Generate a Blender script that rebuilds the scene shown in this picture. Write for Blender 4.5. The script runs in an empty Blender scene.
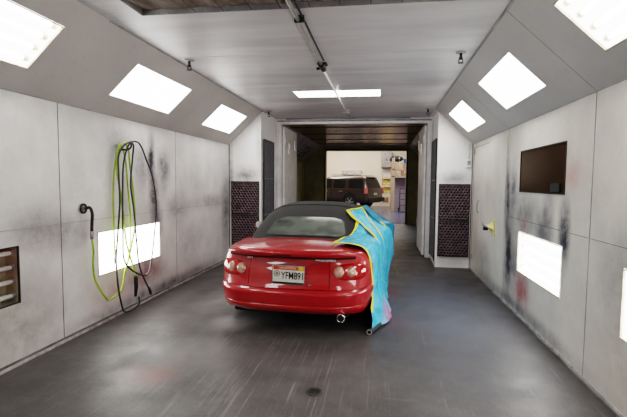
import bpy, bmesh, math, random
from mathutils import Vector, Matrix
random.seed(7)
C = bpy.context.scene.collection
PI = math.pi
XL, XR, ZW, ZC, INS = -2.889, 1.547, 2.187, 2.798, 0.66
YB, YF, YN = 7.66, 8.62, -2.2          # bulkhead, far frame, near end of the booth

# ---------------------------------------------------------------- materials
class NT:
    def __init__(s, name):
        s.m = bpy.data.materials.new(name); s.m.use_nodes = True
        s.t = s.m.node_tree; s.b = s.t.nodes['Principled BSDF']; s.out = s.t.nodes['Material Output']
        s.pos = None
    def n(s, typ, **kw):
        nd = s.t.nodes.new(typ)
        for k, v in kw.items():
            if k in nd.inputs.keys(): nd.inputs[k].default_value = v
            else: setattr(nd, k, v)
        return nd
    def l(s, a, b): s.t.links.new(a, b)
    def coord(s):
        if s.pos is None: s.pos = s.n('ShaderNodeTexCoord').outputs['Object']
        return s.pos
    def noise(s, scale, detail=4, rough=.55, stretch=None):
        nz = s.n('ShaderNodeTexNoise'); nz.inputs['Scale'].default_value = scale
        nz.inputs['Detail'].default_value = detail; nz.inputs['Roughness'].default_value = rough
        if stretch:
            mp = s.n('ShaderNodeMapping'); mp.inputs['Scale'].default_value = stretch[0]
            mp.inputs['Rotation'].default_value = stretch[1] if len(stretch) > 1 else (0, 0, 0)
            s.l(s.coord(), mp.inputs['Vector']); s.l(mp.outputs['Vector'], nz.inputs['Vector'])
        else: s.l(s.coord(), nz.inputs['Vector'])
        return nz.outputs['Fac']
    def rng(s, v, a, b, c=0, d=1, smooth=False):
        r = s.n('ShaderNodeMapRange'); r.clamp = True
        if smooth: r.interpolation_type = 'SMOOTHSTEP'
        s.l(v, r.inputs['Value'])
        for k, x in zip(('From Min', 'From Max', 'To Min', 'To Max'), (a, b, c, d)): r.inputs[k].default_value = x
        return r.outputs['Result']
    def mul(s, a, b, op='MULTIPLY'):
        m = s.n('ShaderNodeMath'); m.operation = op
        for i, x in enumerate((a, b)):
            if isinstance(x, (int, float)): m.inputs[i].default_value = x
            else: s.l(x, m.inputs[i])
        return m.outputs[0]
    def mix(s, f, a, b):
        m = s.n('ShaderNodeMix'); m.data_type = 'RGBA'
        if isinstance(f, (int, float)): m.inputs[0].default_value = f
        else: s.l(f, m.inputs[0])
        for i, x in ((6, a), (7, b)):
            if isinstance(x, tuple): m.inputs[i].default_value = (*x[:3], 1)
            else: s.l(x, m.inputs[i])
        return m.outputs[2]
    def color(s, c):
        if isinstance(c, tuple): s.b.inputs['Base Color'].default_value = (*c[:3], 1)
        else: s.l(c, s.b.inputs['Base Color'])
    def bump(s, h, strength=.3, dist=.01):
        b = s.n('ShaderNodeBump'); b.inputs['Strength'].default_value = strength; b.inputs['Distance'].default_value = dist
        s.l(h, b.inputs['Height']); s.l(b.outputs['Normal'], s.b.inputs['Normal'])

def srgb(r, g, b):
    f = lambda c: (c/255/12.92) if c/255 <= .04045 else ((c/255+.055)/1.055)**2.4
    return (f(r), f(g), f(b))

def plain(name, col, rough=.5, metal=0, coat=0, vary=.12, scale=9, spec=.5):
    t = NT(name); b = t.b
    f = t.rng(t.noise(scale), .3, .7)
    t.color(t.mix(f, tuple(c*(1-vary) for c in col), tuple(min(1, c*(1+vary)) for c in col)))
    b.inputs['Roughness'].default_value = rough; b.inputs['Metallic'].default_value = metal
    b.inputs['Coat Weight'].default_value = coat; b.inputs['Coat Roughness'].default_value = .04
    b.inputs['Specular IOR Level'].default_value = spec
    return t.m

def emit(name, col, strength, col2=None, scale=2):
    t = NT(name)
    e = t.n('ShaderNodeEmission'); e.inputs['Strength'].default_value = strength
    if col2: t.l(t.mix(t.rng(t.noise(scale), .35, .65), col, col2), e.inputs['Color'])
    else: e.inputs['Color'].default_value = (*col, 1)
    t.l(e.outputs[0], t.out.inputs['Surface'])
    return t.m

def clear_glass(name, tint=(1, 1, 1), gloss=.08):
    t = NT(name)
    tr = t.n('ShaderNodeBsdfTransparent'); tr.inputs['Color'].default_value = (*tint, 1)
    gl = t.n('ShaderNodeBsdfGlossy'); gl.inputs['Roughness'].default_value = .04
    mx = t.n('ShaderNodeMixShader'); mx.inputs[0].default_value = gloss
    t.l(tr.outputs[0], mx.inputs[1]); t.l(gl.outputs[0], mx.inputs[2]); t.l(mx.outputs[0], t.out.inputs['Surface'])
    return t.m

def spots(t, base, lst):
    """soft colour clouds, mostly overspray: (centre, radii, colour, strength)"""
    ns = t.rng(t.noise(6, 8, .72), .34, .62)
    nf = t.rng(t.noise(1.3, 3, .6), .3, .7, .55, 1)
    ns = t.mul(ns, nf)
    for (c, r, col, st) in lst:
        a = t.n('ShaderNodeVectorMath', operation='SUBTRACT'); t.l(t.coord(), a.inputs[0]); a.inputs[1].default_value = c
        b = t.n('ShaderNodeVectorMath', operation='DIVIDE'); t.l(a.outputs[0], b.inputs[0]); b.inputs[1].default_value = r
        d = t.n('ShaderNodeVectorMath', operation='LENGTH'); t.l(b.outputs[0], d.inputs[0])
        f = t.rng(d.outputs['Value'], 1, 0, 0, 1, True)
        f = t.mul(t.mul(f, t.mul(t.mul(ns, 1.1), .55, 'ADD')), st)
        f = t.rng(f, 0, 1)
        base = t.mix(f, base, col)
    return base

def booth_wall(name, lst, c1=(.66, .66, .655), c2=(.84, .835, .82), rough=.42):
    t = NT(name)
    base = t.mix(t.rng(t.noise(1.1, 5, .65), .3, .7), c1, c2)
    fine = t.rng(t.noise(26, 5, .7), .52, .78, 0, .22)
    base = t.mix(fine, base, (.42, .41, .41))
    scr = t.rng(t.noise(3, 6, .7, ((1, 9, 1.2),)), .62, .75, 0, .18)
    base = t.mix(scr, base, (.36, .35, .36))
    t.color(spots(t, base, lst))
    t.b.inputs['Roughness'].default_value = rough
    t.bump(t.noise(14, 3), .08, .004)
    return t.m

DK, DK2, RD, PK = (.035, .035, .05), (.10, .10, .12), (.36, .12, .12), (.55, .36, .36)
M = {}
L3 = lambda y, z: (XL, y, z)
R3 = lambda y, z: (XR, y, z)
M['wall_left'] = booth_wall('left_wall_paint', [
    (L3(4.95, 1.75), (.4, .13, .50), DK, 1), (L3(5.0, 1.30), (.4, .17, .46), DK, .95), (L3(4.74, 1.66), (.4, .30, .40), DK2, .55),
    (L3(5.07, .98), (.4, .22, .34), DK, .75), (L3(3.41, 1.0), (.4, .9, .26), DK2, .45), (L3(3.15, 1.13), (.4, .5, .3), DK2, .40),
    (L3(4.2, .3), (.4, .7, .4), PK, .55), (L3(4.85, .36), (.4, .6, .30), (.24, .09, .10), .75), (L3(5.25, 1.62), (.4, .26, .42), DK2, .75),
    (L3(5.63, 1.1), (.4, .5, .34), DK2, .5), (L3(6.7, 1.15), (.4, 1.1, .2), DK2, .4), (L3(4.2, 1.95), (.4, .6, .3), DK2, .35), (L3(5.9, .6), (.4, .7, .5), DK2, .3),
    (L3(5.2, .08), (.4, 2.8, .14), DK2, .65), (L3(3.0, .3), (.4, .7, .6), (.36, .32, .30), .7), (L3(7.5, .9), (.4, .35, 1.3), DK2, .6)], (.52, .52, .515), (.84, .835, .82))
M['wall_right'] = booth_wall('right_wall_paint', [
    (R3(5.52, 1.28), (.4, .17, .70), DK, 1), (R3(5.40, .62), (.4, .26, .72), DK, 1), (R3(5.30, 1.40), (.4, .22, .50), DK2, .7), (R3(5.15, .55), (.4, .2, .5), DK2, .6),
    (R3(4.88, .32), (.4, .42, .36), RD, .85), (R3(3.84, 1.08), (.4, .18, .46), DK, .95), (R3(4.35, 1.02), (.4, .40, .30), DK2, .6),
    (R3(3.72, 1.58), (.4, .26, .20), (.55, .27, .26), .55), (R3(4.85, 1.05), (.4, .2, .24), (.55, .25, .25), .55),
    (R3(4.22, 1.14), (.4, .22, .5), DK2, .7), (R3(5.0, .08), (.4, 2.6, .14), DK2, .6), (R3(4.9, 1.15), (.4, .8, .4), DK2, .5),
    (R3(2.6, .5), (.4, 1.1, .9), (.40, .36, .32), .6), (R3(6.6, .3), (.4, .9, .5), DK2, .3), (R3(3.0, 1.0), (.4, .5, .5), DK2, .25)], (.54, .505, .455), (.80, .76, .70))
M['wall_end'] = booth_wall('bulkhead_paint', [
    ((-2.57, YB, 1.62), (.42, .3, .26), DK2, .55), ((1.25, YB, 1.58), (.42, .3, .2), DK2, .5), ((-2.3, YB, 2.2), (.1, .3, .6), DK2, .35),
    ((1.25, YB, .1), (.4, .3, .16), DK2, .3), ((-2.85, YB, 1.4), (.08, .3, 1.2), DK2, .6)], (.82, .82, .82), (.93, .93, .92))
t = NT('sloped_panel_grey')
b0 = t.mix(t.rng(t.noise(.9, 5, .6), .3, .7), (.42, .41, .40), (.52, .51, .50))
b0 = t.mix(t.rng(t.noise(18, 4), .55, .8, 0, .2), b0, (.25, .24, .24))
t.color(b0); t.b.inputs['Roughness'].default_value = .45; M['hip'] = t.m
t = NT('ceiling_panel')
b0 = t.mix(t.rng(t.noise(1.2, 5, .6, ((.5, 3.2, 1),)), .3, .7), (.40, .40, .415), (.60, .60, .61))
b0 = t.mix(t.rng(t.noise(4, 5, .7, ((.5, 9, 1),)), .5, .8, 0, .35), b0, (.30, .29, .28))
t.color(b0); t.b.inputs['Roughness'].default_value = .33; t.b.inputs['Specular IOR Level'].default_value = .6; M['ceiling'] = t.m

t = NT('booth_floor')
b0 = t.mix(t.rng(t.noise(1.0, 7, .72), .34, .68), (.036, .031, .030), (.084, .079, .079))
b0 = t.mix(t.rng(t.noise(70, 4, .7), .48, .75, 0, .45), b0, (.15, .145, .145))
b0 = t.mix(t.rng(t.noise(7, 6, .7), .5, .75, 0, .4), b0, (.14, .135, .13))
s1 = t.rng(t.noise(2.2, 6, .75, ((13, .45, 1), (0, 0, .28))), .62, .70, 0, .38)
s2 = t.rng(t.noise(1.5, 4, .7, ((20, .35, 1), (0, 0, -.06))), .63, .70, 0, .40)
s3 = t.rng(t.noise(1.8, 5, .7, ((.7, 11, 1), (0, 0, .35))), .64, .74, 0, .3)
dd = t.n('ShaderNodeVectorMath', operation='SUBTRACT'); t.l(t.coord(), dd.inputs[0]); dd.inputs[1].default_value = (-.9, 3.1, 0)
de = t.n('ShaderNodeVectorMath', operation='DIVIDE'); t.l(dd.outputs[0], de.inputs[0]); de.inputs[1].default_value = (1.3, 1.2, 1)
dl_ = t.n('ShaderNodeVectorMath', operation='LENGTH'); t.l(de.outputs[0], dl_.inputs[0])
s4 = t.mul(t.rng(t.noise(2.0, 5, .75, ((17, .5, 1), (0, 0, .06))), .55, .68, 0, .7), t.rng(dl_.outputs['Value'], 1, .2, 0, 1, True))
for s_ in (s1, s2, s3, s4): b0 = t.mix(s_, b0, (.27, .26, .255))
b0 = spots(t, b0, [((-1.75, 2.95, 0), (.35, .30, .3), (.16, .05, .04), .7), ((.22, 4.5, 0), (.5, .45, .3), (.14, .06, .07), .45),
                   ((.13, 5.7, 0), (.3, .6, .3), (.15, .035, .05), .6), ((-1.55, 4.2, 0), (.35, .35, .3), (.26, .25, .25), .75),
                   ((-1.6, 3.4, 0), (.7, .5, .3), (.20, .19, .185), .5), ((-1.9, 5.2, 0), (.5, 1.2, .3), (.19, .185, .18), .55),
                   ((.75, 5.0, 0), (1.1, 3.0, .3), (.085, .10, .135), .75), ((-.6, 3.2, 0), (1.1, .6, .3), (.15, .145, .15), .4),  # bluish cloud: sheen of the right wall light painted into the floor
                   ((-.48, 2.88, 0), (.16, .16, .3), (.015, .014, .014), .5)])
t.color(b0)
t.l(t.rng(t.noise(3, 5), .3, .7, .38, .58), t.b.inputs['Roughness'])
t.bump(t.noise(40, 4), .12, .003); M['floor'] = t.m
t = NT('shop_floor')
t.color(t.mix(t.rng(t.noise(1.4), .3, .7), (.07, .075, .12), (.12, .125, .18))); t.b.inputs['Roughness'].default_value = .22; M['shop_floor'] = t.m

M['olive'] = plain('dark_olive_paint', (.40, .36, .19), .40, vary=.3, scale=2)
M['olive_hip'] = plain('dark_brown_panel', (.30, .25, .19), .30, vary=.3, scale=2)
t = NT('dark_ceiling_metal')
t.color(t.mix(t.rng(t.noise(2, 5, .7, ((.6, 2.5, 1),)), .3, .7), (.38, .28, .18), (.70, .56, .40)))
t.b.inputs['Metallic'].default_value = .75; t.b.inputs['Roughness'].default_value = .22
t.bump(t.noise(3, 3), .25, .02); M['dark_ceiling'] = t.m
M['shop_wall'] = plain('shop_wall_paint', (.72, .66, .58), .6, vary=.06, scale=.5)
M['seam'] = plain('dark_seam', (.16, .15, .145), .8, vary=.5, scale=5)
M['ceil_seam'] = plain('ceiling_seam', (.58, .58, .58), .5, vary=.1)
M['soft_seam'] = plain('faint_seam', (.30, .295, .29), .7, vary=.4, scale=4)
M['hip_seam'] = plain('slope_seam', (.33, .325, .32), .6, vary=.3, scale=4)
M['white_metal'] = plain('white_painted_metal', (.86, .86, .87), .4, vary=.12, scale=4)
M['grey_metal'] = plain('grey_metal', (.34, .34, .35), .4, .4, vary=.25)
M['galv'] = plain('galvanised_steel', (.62, .61, .57), .28, .85, vary=.2)
M['dark_metal'] = plain('dark_metal', (.035, .034, .032), .4, .5)
M['gasket'] = plain('dirty_white_strip', (.40, .38, .36), .6, vary=.45, scale=14)
M['black'] = plain('matte_black', (.012, .012, .013), .6)
M['socket'] = plain('tan_lamp_socket', (.62, .52, .33), .5)
M['frame_tan'] = plain('stained_light_frame', (.52, .46, .34), .5, vary=.4, scale=12)
M['dead_tube'] = plain('unlit_tube_glass', (.80, .82, .78), .25, vary=.1)
M['dull_box'] = plain('tarnished_reflector', (.36, .33, .24), .4, vary=.35, scale=6)
M['glow'] = emit('frosted_lit_pane', (1, .985, .955), 9.0, (1, .97, .93), 1.2)
M['tube_lit'] = emit('lit_tube', (1, .98, .95), 14.0, (1, .97, .92), 1)
M['back_glow'] = emit('glowing_reflector', (1, .985, .95), 6.5, (1, .96, .88), 3.5)  # reflector's own glow stands in for tube light bouncing off it
M['glow_tube'] = emit('ceiling_strip_glow', (1, .97, .92), 8.0, (1, .96, .90), 1)
M['pane'] = clear_glass('clear_pane')
t = NT('brown_window_glass')
t.color(t.mix(t.rng(t.noise(4, 5, .7), .35, .7), (.022, .012, .007), (.05, .028, .016)))
t.b.inputs['Roughness'].default_value = .2; t.b.inputs['Specular IOR Level'].default_value = .12; M['brown_glass'] = t.m
t = NT('intake_filter_cloth')
b0 = t.mix(t.rng(t.noise(2.5, 6, .7, ((5, 1, 1), (0, 0, .5))), .3, .7), (.09, .070, .058), (.27, .22, .185))
t.color(b0); t.b.inputs['Roughness'].default_value = .9; t.bump(t.noise(9, 5, .7, ((6, 1, 1), (0, 0, .5))), .6, .02); M['cloth'] = t.m
M['filter_paper'] = plain('overspray_filter_paper', (.18, .135, .15), .8, vary=.45, scale=16)
M['filter_back'] = plain('filter_shadow', (.022, .018, .02), .9)
M['side_filter'] = plain('grey_side_filter', (.15, .155, .175), .8, vary=.25, scale=20)

# car
t = NT('red_car_paint')
t.color(t.mix(t.rng(t.noise(30), .3, .7), (.38, .003, .008), (.45, .004, .010)))
t.b.inputs['Roughness'].default_value = .32; t.b.inputs['Coat Weight'].default_value = 1; t.b.inputs['Coat Roughness'].default_value = .03
t.b.inputs['Specular IOR Level'].default_value = .4
M['red'] = t.m
t = NT('black_canvas')
t.color(t.mix(t.rng(t.noise(160, 2), .3, .7), (.012, .012, .012), (.030, .029, .028)))
t.b.inputs['Roughness'].default_value = .85; t.bump(t.noise(220, 2), .3, .002); M['canvas'] = t.m
t = NT('rear_screen_glass')
t.color(t.mix(t.rng(t.noise(3.0, 2, .5, ((1, 1.5, 1),)), .38, .62), (.035, .043, .037), (.105, .122, .105)))
t.b.inputs['Roughness'].default_value = .22; t.b.inputs['Coat Weight'].default_value = .1; M['rear_glass'] = t.m
M['car_glass'] = plain('dark_car_glass', (.015, .017, .018), .06)
M['lamp_red'] = plain('red_lamp_plastic', (.42, .006, .008), .1, coat=1)
M['lamp_clear'] = plain('pale_lamp_lens', (.54, .29, .22), .12, coat=1, vary=.4, scale=34)
M['chrome'] = plain('chrome', (.75, .75, .74), .12, 1, vary=.05)
M['rubber'] = plain('tyre_rubber', (.014, .014, .015), .75)
M['rim'] = plain('alloy', (.45, .45, .46), .3, .9)
M['under'] = plain('underbody_black', (.008, .008, .009), .8)
M['plate_white'] = plain('plate_white', (.72, .70, .64), .4, vary=.06)
M['plate_red'] = plain('plate_orange_band', (.58, .10, .045), .4, vary=.25, scale=20)
M['plate_yellow'] = plain('plate_yellow_sticker', (.75, .50, .03), .4)
M['plate_ink'] = plain('plate_ink', (.012, .014, .014), .5)
M['plate_seal'] = plain('plate_seal_green', (.20, .22, .15), .5)
M['badge'] = plain('silver_badge', (.95, .92, .92), .35)
t = NT('blue_masking_film')
b0 = t.mix(t.rng(t.noise(5, 5, .65, ((1, 1.6, .7),)), .32, .68), (.025, .38, .70), (.13, .60, .88))
b0 = t.mix(t.rng(t.noise(12, 4, .7, ((2, .6, 1),)), .56, .74, 0, .55), b0, (.46, .82, .96))
b0 = spots(t, b0, [((1.0, .75, .05), (.20, .5, .30), (.55, .16, .30), .8)])
t.color(b0); t.b.inputs['Roughness'].default_value = .24
t.bump(t.noise(8, 5, .65, ((1, 1.4, .5),)), .9, .035); M['film'] = t.m
t = NT('teal_masking_film')
t.color(t.mix(t.rng(t.noise(6, 5, .65), .32, .68), (.003, .11, .22), (.01, .22, .36))); t.b.inputs['Roughness'].default_value = .35; M['film_teal'] = t.m
M['tape'] = plain('yellow_masking_tape', (.82, .74, .02), .55, vary=.1)
M['hose_green'] = plain('lime_hose', (.32, .46, .03), .4, vary=.2)
M['hose_black'] = plain('black_hose', (.028, .027, .030), .45)
M['brass'] = plain('brass', (.55, .40, .12), .3, .9)
M['yellow'] = plain('yellow_plate', (.72, .62, .24), .5, vary=.35, scale=30)
# shop
M['suv'] = plain('brown_suv_paint', (.034, .021, .017), .25, coat=.8)
M['tail'] = plain('suv_tail_lamp', (.55, .16, .14), .2, coat=.6)
M['card'] = plain('cardboard', (.30, .18, .10), .8, vary=.2, scale=5)
M['card_pale'] = plain('pale_cardboard', (.42, .30, .21), .8, vary=.2, scale=5)
M['wood'] = plain('pale_timber', (.40, .29, .20), .7, vary=.2)
M['blue_plastic'] = plain('blue_plastic', (.02, .10, .30), .4)
M['yellow_bin'] = plain('yellow_bin', (.62, .46, .07), .5)

# ---------------------------------------------------------------- mesh helpers
class MB:
    def __init__(s): s.v = []; s.f = []; s.mi = []; s.cur = 0
    def add(s, vs, fs):
        o = len(s.v); s.v += [tuple(v) for v in vs]
        for f in fs: s.f.append([i+o for i in f]); s.mi.append(s.cur)
        return s
    def box(s, a, b):
        x0, y0, z0 = a; x1, y1, z1 = b
        return s.add([(x0,y0,z0),(x1,y0,z0),(x1,y1,z0),(x0,y1,z0),(x0,y0,z1),(x1,y0,z1),(x1,y1,z1),(x0,y1,z1)],
                     [(3,2,1,0),(4,5,6,7),(0,1,5,4),(1,2,6,5),(2,3,7,6),(3,0,4,7)])
    def quad(s, *p): return s.add(p, [tuple(range(len(p)))])
    def tube(s, pts, r, seg=8, cap=True):
        pts = [Vector(p) for p in pts]; n = len(pts); rs = r if isinstance(r, (list, tuple)) else [r]*n
        T = []
        for i in range(n):
            d = pts[min(i+1, n-1)] - pts[max(i-1, 0)]; T.append(d.normalized() if d.length > 1e-9 else Vector((0,0,1)))
        up = Vector((0,0,1)) if abs(T[0].z) < .9 else Vector((1,0,0))
        N = (up - T[0]*up.dot(T[0])).normalized(); vs = []
        for i in range(n):
            N = (N - T[i]*N.dot(T[i])).normalized(); B = T[i].cross(N)
            for k in range(seg):
                a = 2*PI*k/seg; vs.append(pts[i] + (N*math.cos(a) + B*math.sin(a))*rs[i])
        fs = [(i*seg+k, i*seg+(k+1)%seg, (i+1)*seg+(k+1)%seg, (i+1)*seg+k) for i in range(n-1) for k in range(seg)]
        if cap: fs += [tuple(range(seg-1, -1, -1)), tuple((n-1)*seg+k for k in range(seg))]
        return s.add(vs, fs)
    def lathe(s, prof, axis='x', seg=28, c=(0,0,0), close=False):
        vs = []; m = len(prof)
        for k in range(seg):
            a = 2*PI*k/seg
            for (d, r) in prof:
                u, w = r*math.cos(a), r*math.sin(a)
                p = {'x': (d,u,w), 'y': (w,d,u), 'z': (u,w,d)}[axis]; vs.append((p[0]+c[0], p[1]+c[1], p[2]+c[2]))
        fs = []
        for k in range(seg):
            k2 = (k+1) % seg
            for j in range(m-1 if not close else m):
                j2 = (j+1) % m; fs.append((k*m+j, k*m+j2, k2*m+j2, k2*m+j))
        return s.add(vs, fs)
    def grid(s, P):
        n, m = len(P), len(P[0])
        return s.add([p for r in P for p in r], [(i*m+j, i*m+j+1, (i+1)*m+j+1, (i+1)*m+j) for i in range(n-1) for j in range(m-1)])
    def build(s, name, mat, parent=None, smooth=False, bevel=0, fix=True, sharp=None):
        me = bpy.data.meshes.new(name)
        vs = s.v
        me.from_pydata(vs, [], s.f); 
        mats = mat if isinstance(mat, (list, tuple)) else [mat]
        for m in mats: me.materials.append(m)
        for p, i in zip(me.polygons, s.mi): p.material_index = i
        if fix or bevel:
            bm = bmesh.new(); bm.from_mesh(me)
            if fix:
                bmesh.ops.remove_doubles(bm, verts=bm.verts, dist=1e-5); bmesh.ops.recalc_face_normals(bm, faces=bm.faces)
            if bevel:
                ed = [e for e in bm.edges if len(e.link_faces) == 2 and e.calc_face_angle(0) > .6]
                bmesh.ops.bevel(bm, geom=ed, offset=bevel, segments=2, affect='EDGES', profile=.5)
            bm.to_mesh(me); bm.free()
        if smooth:
            for p in me.polygons: p.use_smooth = True
            if sharp: me.set_sharp_from_angle(angle=sharp)
        o = bpy.data.objects.new(name, me); C.objects.link(o)
        if parent: o.parent = parent
        return o

def struct(name, mb, mat, **kw):
    o = mb.build(name, mat, **kw); o['kind'] = 'structure'; return o
def tag(o, label, cat, group=None):
    o['label'] = label; o['category'] = cat
    if group: o['group'] = group
    return o
def thing(name, label, cat, loc=(0,0,0), rz=0, group=None, mw=None):
    o = bpy.data.objects.new(name, None); C.objects.link(o); o.empty_display_size = .1
    if mw is not None: o.matrix_world = mw
    else: o.location = loc; o.rotation_euler = (0, 0, rz)
    return tag(o, label, cat, group)
def dup(root, label, loc=None, rz=None, mw=None, group=None):
    def rec(o, par):
        c = o.copy(); C.objects.link(c)
        if par: c.parent = par; c.matrix_parent_inverse = o.matrix_parent_inverse
        for ch in [x for x in bpy.data.objects if x.parent == o]: rec(ch, c)
        return c
    r = rec(root, None); r['label'] = label
    if group: r['group'] = group
    if mw is not None: r.matrix_world = mw
    if loc is not None: r.location = loc
    if rz is not None: r.rotation_euler = (0, 0, rz)
    return r
def catmull(P, sub=6):
    P = [Vector(p) for p in P]; out = []
    for i in range(len(P)-1):
        a, b, c, d = P[max(i-1,0)], P[i], P[i+1], P[min(i+2, len(P)-1)]
        for k in range(sub):
            t = k/sub
            out.append(.5*((2*b)+(c-a)*t+(2*a-5*b+4*c-d)*t*t+(3*b-a-3*c+d)*t**3))
    return out + [P[-1]]
def interp(tab, x):
    if x <= tab[0][0]: return tab[0][1]
    for (a, va), (b, vb) in zip(tab, tab[1:]):
        if x <= b: return va + (vb-va)*(x-a)/(b-a)
    return tab[-1][1]
def sstep(a, b, x):
    t = max(0, min(1, (x-a)/(b-a))); return t*t*(3-2*t)
def text_mesh(body, name, size, mat, parent, mat_local, extrude=.0008, width=None, bold=0):
    cu = bpy.data.curves.new(name, 'FONT'); cu.body = body; cu.size = size; cu.align_x = 'CENTER'; cu.align_y = 'CENTER'; cu.extrude = extrude; cu.offset = bold
    tmp = bpy.data.objects.new(name+'_tmp', cu); C.objects.link(tmp)
    dg = bpy.context.evaluated_depsgraph_get(); me = bpy.data.meshes.new_from_object(tmp.evaluated_get(dg))
    bpy.data.objects.remove(tmp); bpy.data.curves.remove(cu)
    if width:
        xs = [v.co.x for v in me.vertices]; k = width/(max(xs)-min(xs)); mid = (max(xs)+min(xs))/2
        for v in me.vertices: v.co.x = (v.co.x-mid)*k
    me.name = name; me.materials.clear(); me.materials.append(mat)
    o = bpy.data.objects.new(name, me); C.objects.link(o); o.parent = parent; o.matrix_local = mat_local
    return o

def sheet(o, u, v, U, V, holes, mb=None, thick=None):
    """flat panel from o spanning u*[U0,U1], v*[V0,V1] with rectangular holes (u0,u1,v0,v1)"""
    mb = mb or MB(); o, u, v = Vector(o), Vector(u), Vector(v)
    us = sorted(set([U[0], U[1]] + [h[i] for h in holes for i in (0,1)])); vs = sorted(set([V[0], V[1]] + [h[i] for h in holes for i in (2,3)]))
    for a, b in zip(us, us[1:]):
        for c, d in zip(vs, vs[1:]):
            m = ((a+b)/2, (c+d)/2)
            if any(h[0] < m[0] < h[1] and h[2] < m[1] < h[3] for h in holes): continue
            mb.quad(o+u*a+v*c, o+u*b+v*c, o+u*b+v*d, o+u*a+v*d)
    return mb

# ---------------------------------------------------------------- booth shell
hs = Vector((INS, 0, ZC-ZW)); HL = hs.length; hu_l = hs.normalized(); hu_r = Vector((-hu_l.x, 0, hu_l.z))
HU0, HU1 = .225, .675                        # light holes along the slope
HIPY = [(-.40, .79), (1.75, 2.94), (3.895, 5.08), (6.06, 7.24)]
WZ = (.50, .965)
holesL = [(1.78, 2.975, *WZ), (3.915, 5.135, *WZ)]
holesR = [(1.74, 2.93, *WZ), (3.865, 5.055, *WZ), (3.86, 5.065, 1.41, 1.872)]
struct('wall_left', sheet((XL,0,0), (0,1,0), (0,0,1), (YN,YB), (0,ZW), holesL), M['wall_left'], fix=False)
DY0, DY1 = 5.60, 7.52
struct('wall_right', sheet((XR,0,0), (0,1,0), (0,0,1), (YN,YB), (0,ZW), holesR), M['wall_right'], fix=False)
hl = sheet((XL,0,ZW), (0,1,0), hu_l, (YN,YB), (0,HL), [(a,b,HU0,HU1) for a,b in HIPY])
struct('ceiling_slope_left', hl, M['hip'], fix=False)
hr = sheet((XR,0,ZW), (0,1,0), hu_r, (YN,YB), (0,HL), [(a,b,HU0,HU1) for a,b in HIPY])
struct('ceiling_slope_right', hr, M['hip'], fix=False)
CX0, CX1 = XL+INS, XR-INS
VY = 3.178
struct('ceiling', sheet((0,0,ZC), (1,0,0), (0,1,0), (CX0,CX1), (YN,YF), [(-1.91,.57,-1.2,VY), (-1.315,-.05,6.01,6.46)]), M['ceiling'], fix=False)
struct('floor', MB().quad((XL-.02,YN,0),(XR+.02,YN,0),(XR+.02,15.5,0),(XL-.02,15.5,0)), M['floor'], fix=False)
m = MB(); m.quad((XL,YN,0),(XR,YN,0),(XR,YN,ZW),(CX1,YN,ZC),(CX0,YN,ZC),(XL,YN,ZW)); struct('wall_near', m, M['wall_end'], fix=False)
BL, BR = -2.265, .947
zh = lambda d: ZW+(ZC-ZW)*d/INS
m = MB(); m.quad((XL,YB,0),(BL,YB,0),(BL,YB,zh(BL-XL)),(XL,YB,ZW)); m.quad((BL,YB,0),(-2.235,YF,0),(-2.235,YF,ZC),(BL,YB,ZC)); m.quad((BL,YB,zh(BL-XL)),(CX0,YB,ZC),(BL,YB,ZC)); m.quad((BL,YB,ZC),(CX0,YB,ZC),(CX0,YF,ZC),(BL,YF,ZC))
struct('wall_end_left', m, M['wall_end'], fix=False)
m = MB(); m.quad((BR,YB,0),(XR,YB,0),(XR,YB,ZW),(BR,YB,zh(XR-BR))); m.quad((BR,YB,0),(.965,YF,0),(.965,YF,ZC),(BR,YB,ZC)); m.quad((BR,YB,zh(XR-BR)),(CX1,YB,ZC),(BR,YB,ZC)); m.quad((BR,YB,ZC),(CX1,YB,ZC),(CX1,YF,ZC),(.965,YF,ZC))
struct('wall_end_right', m, M['wall_end'], fix=False)
# panel joints: vertical and horizontal battens a few mm proud
tn = [0]
def trim(mb, mat='seam'):
    tn[0] += 1; return struct('trim_%d' % tn[0], mb, M[mat])
for X, s, ysv in ((XL, 1, (1.26, 3.425, 5.578)), (XR, -1, (1.26, 3.39, 5.56))):
    for y in ysv:
        trim(MB().box((min(X, X+s*.003), y-.003, .03), (max(X, X+s*.003), y+.003, ZW)), 'seam' if y < 5 and X < 0 else 'soft_seam')
    m = MB()
    for a, b in zip((YN,)+ysv, ysv+(YB,)):
        if X > 0 and a > 5: continue
        m.box((min(X, X+s*.002), a+.02, 1.095), (max(X, X+s*.002), b-.02, 1.099))
    trim(m, 'seam' if X > 0 else 'soft_seam')
    m = MB(); m.box((min(X, X+s*.006), YN, ZW-.006), (max(X, X+s*.006), YB, ZW+.002)); trim(m, 'hip_seam')
    hu = hu_l if s > 0 else hu_r; nrm = Vector((s*hu_l.z, 0, -hu_l.x))
    for y in (ysv if X > 0 else ()):
        o = Vector((X, y, ZW)); m = MB()
        P = [o+hu*a+Vector((0,d,0))+nrm*e for e in (0,.002) for a in (.0, HL) for d in (-.002,.002)]
        m.add(P, [(0,1,3,2),(4,6,7,5),(0,4,5,1),(2,3,7,6),(0,2,6,4),(1,5,7,3)]); trim(m, 'hip_seam')
for y in (4.28, 5.654, 6.9):
    trim(MB().box((CX0+.01, y-.004, ZC-.002), (CX1-.01, y+.004, ZC)), 'ceil_seam')
trim(MB().box((CX0-.01, VY+.06, ZC-.008), (CX0+.01, YB, ZC-.001)), 'hip_seam'); trim(MB().box((CX1-.01, VY, ZC-.008), (CX1+.01, YB, ZC-.001)), 'hip_seam')
trim(MB().box((XL+.001, YB-.014, .0), (XL+.014, YB-.001, ZW)), 'seam'); trim(MB().box((XR-.014, YB-.014, .0), (XR-.001, YB-.001, ZW)), 'seam')
struct('baseboard_left', MB().box((XL, YN, 0), (XL+.022, YB, .022)), M['gasket'])
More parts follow.
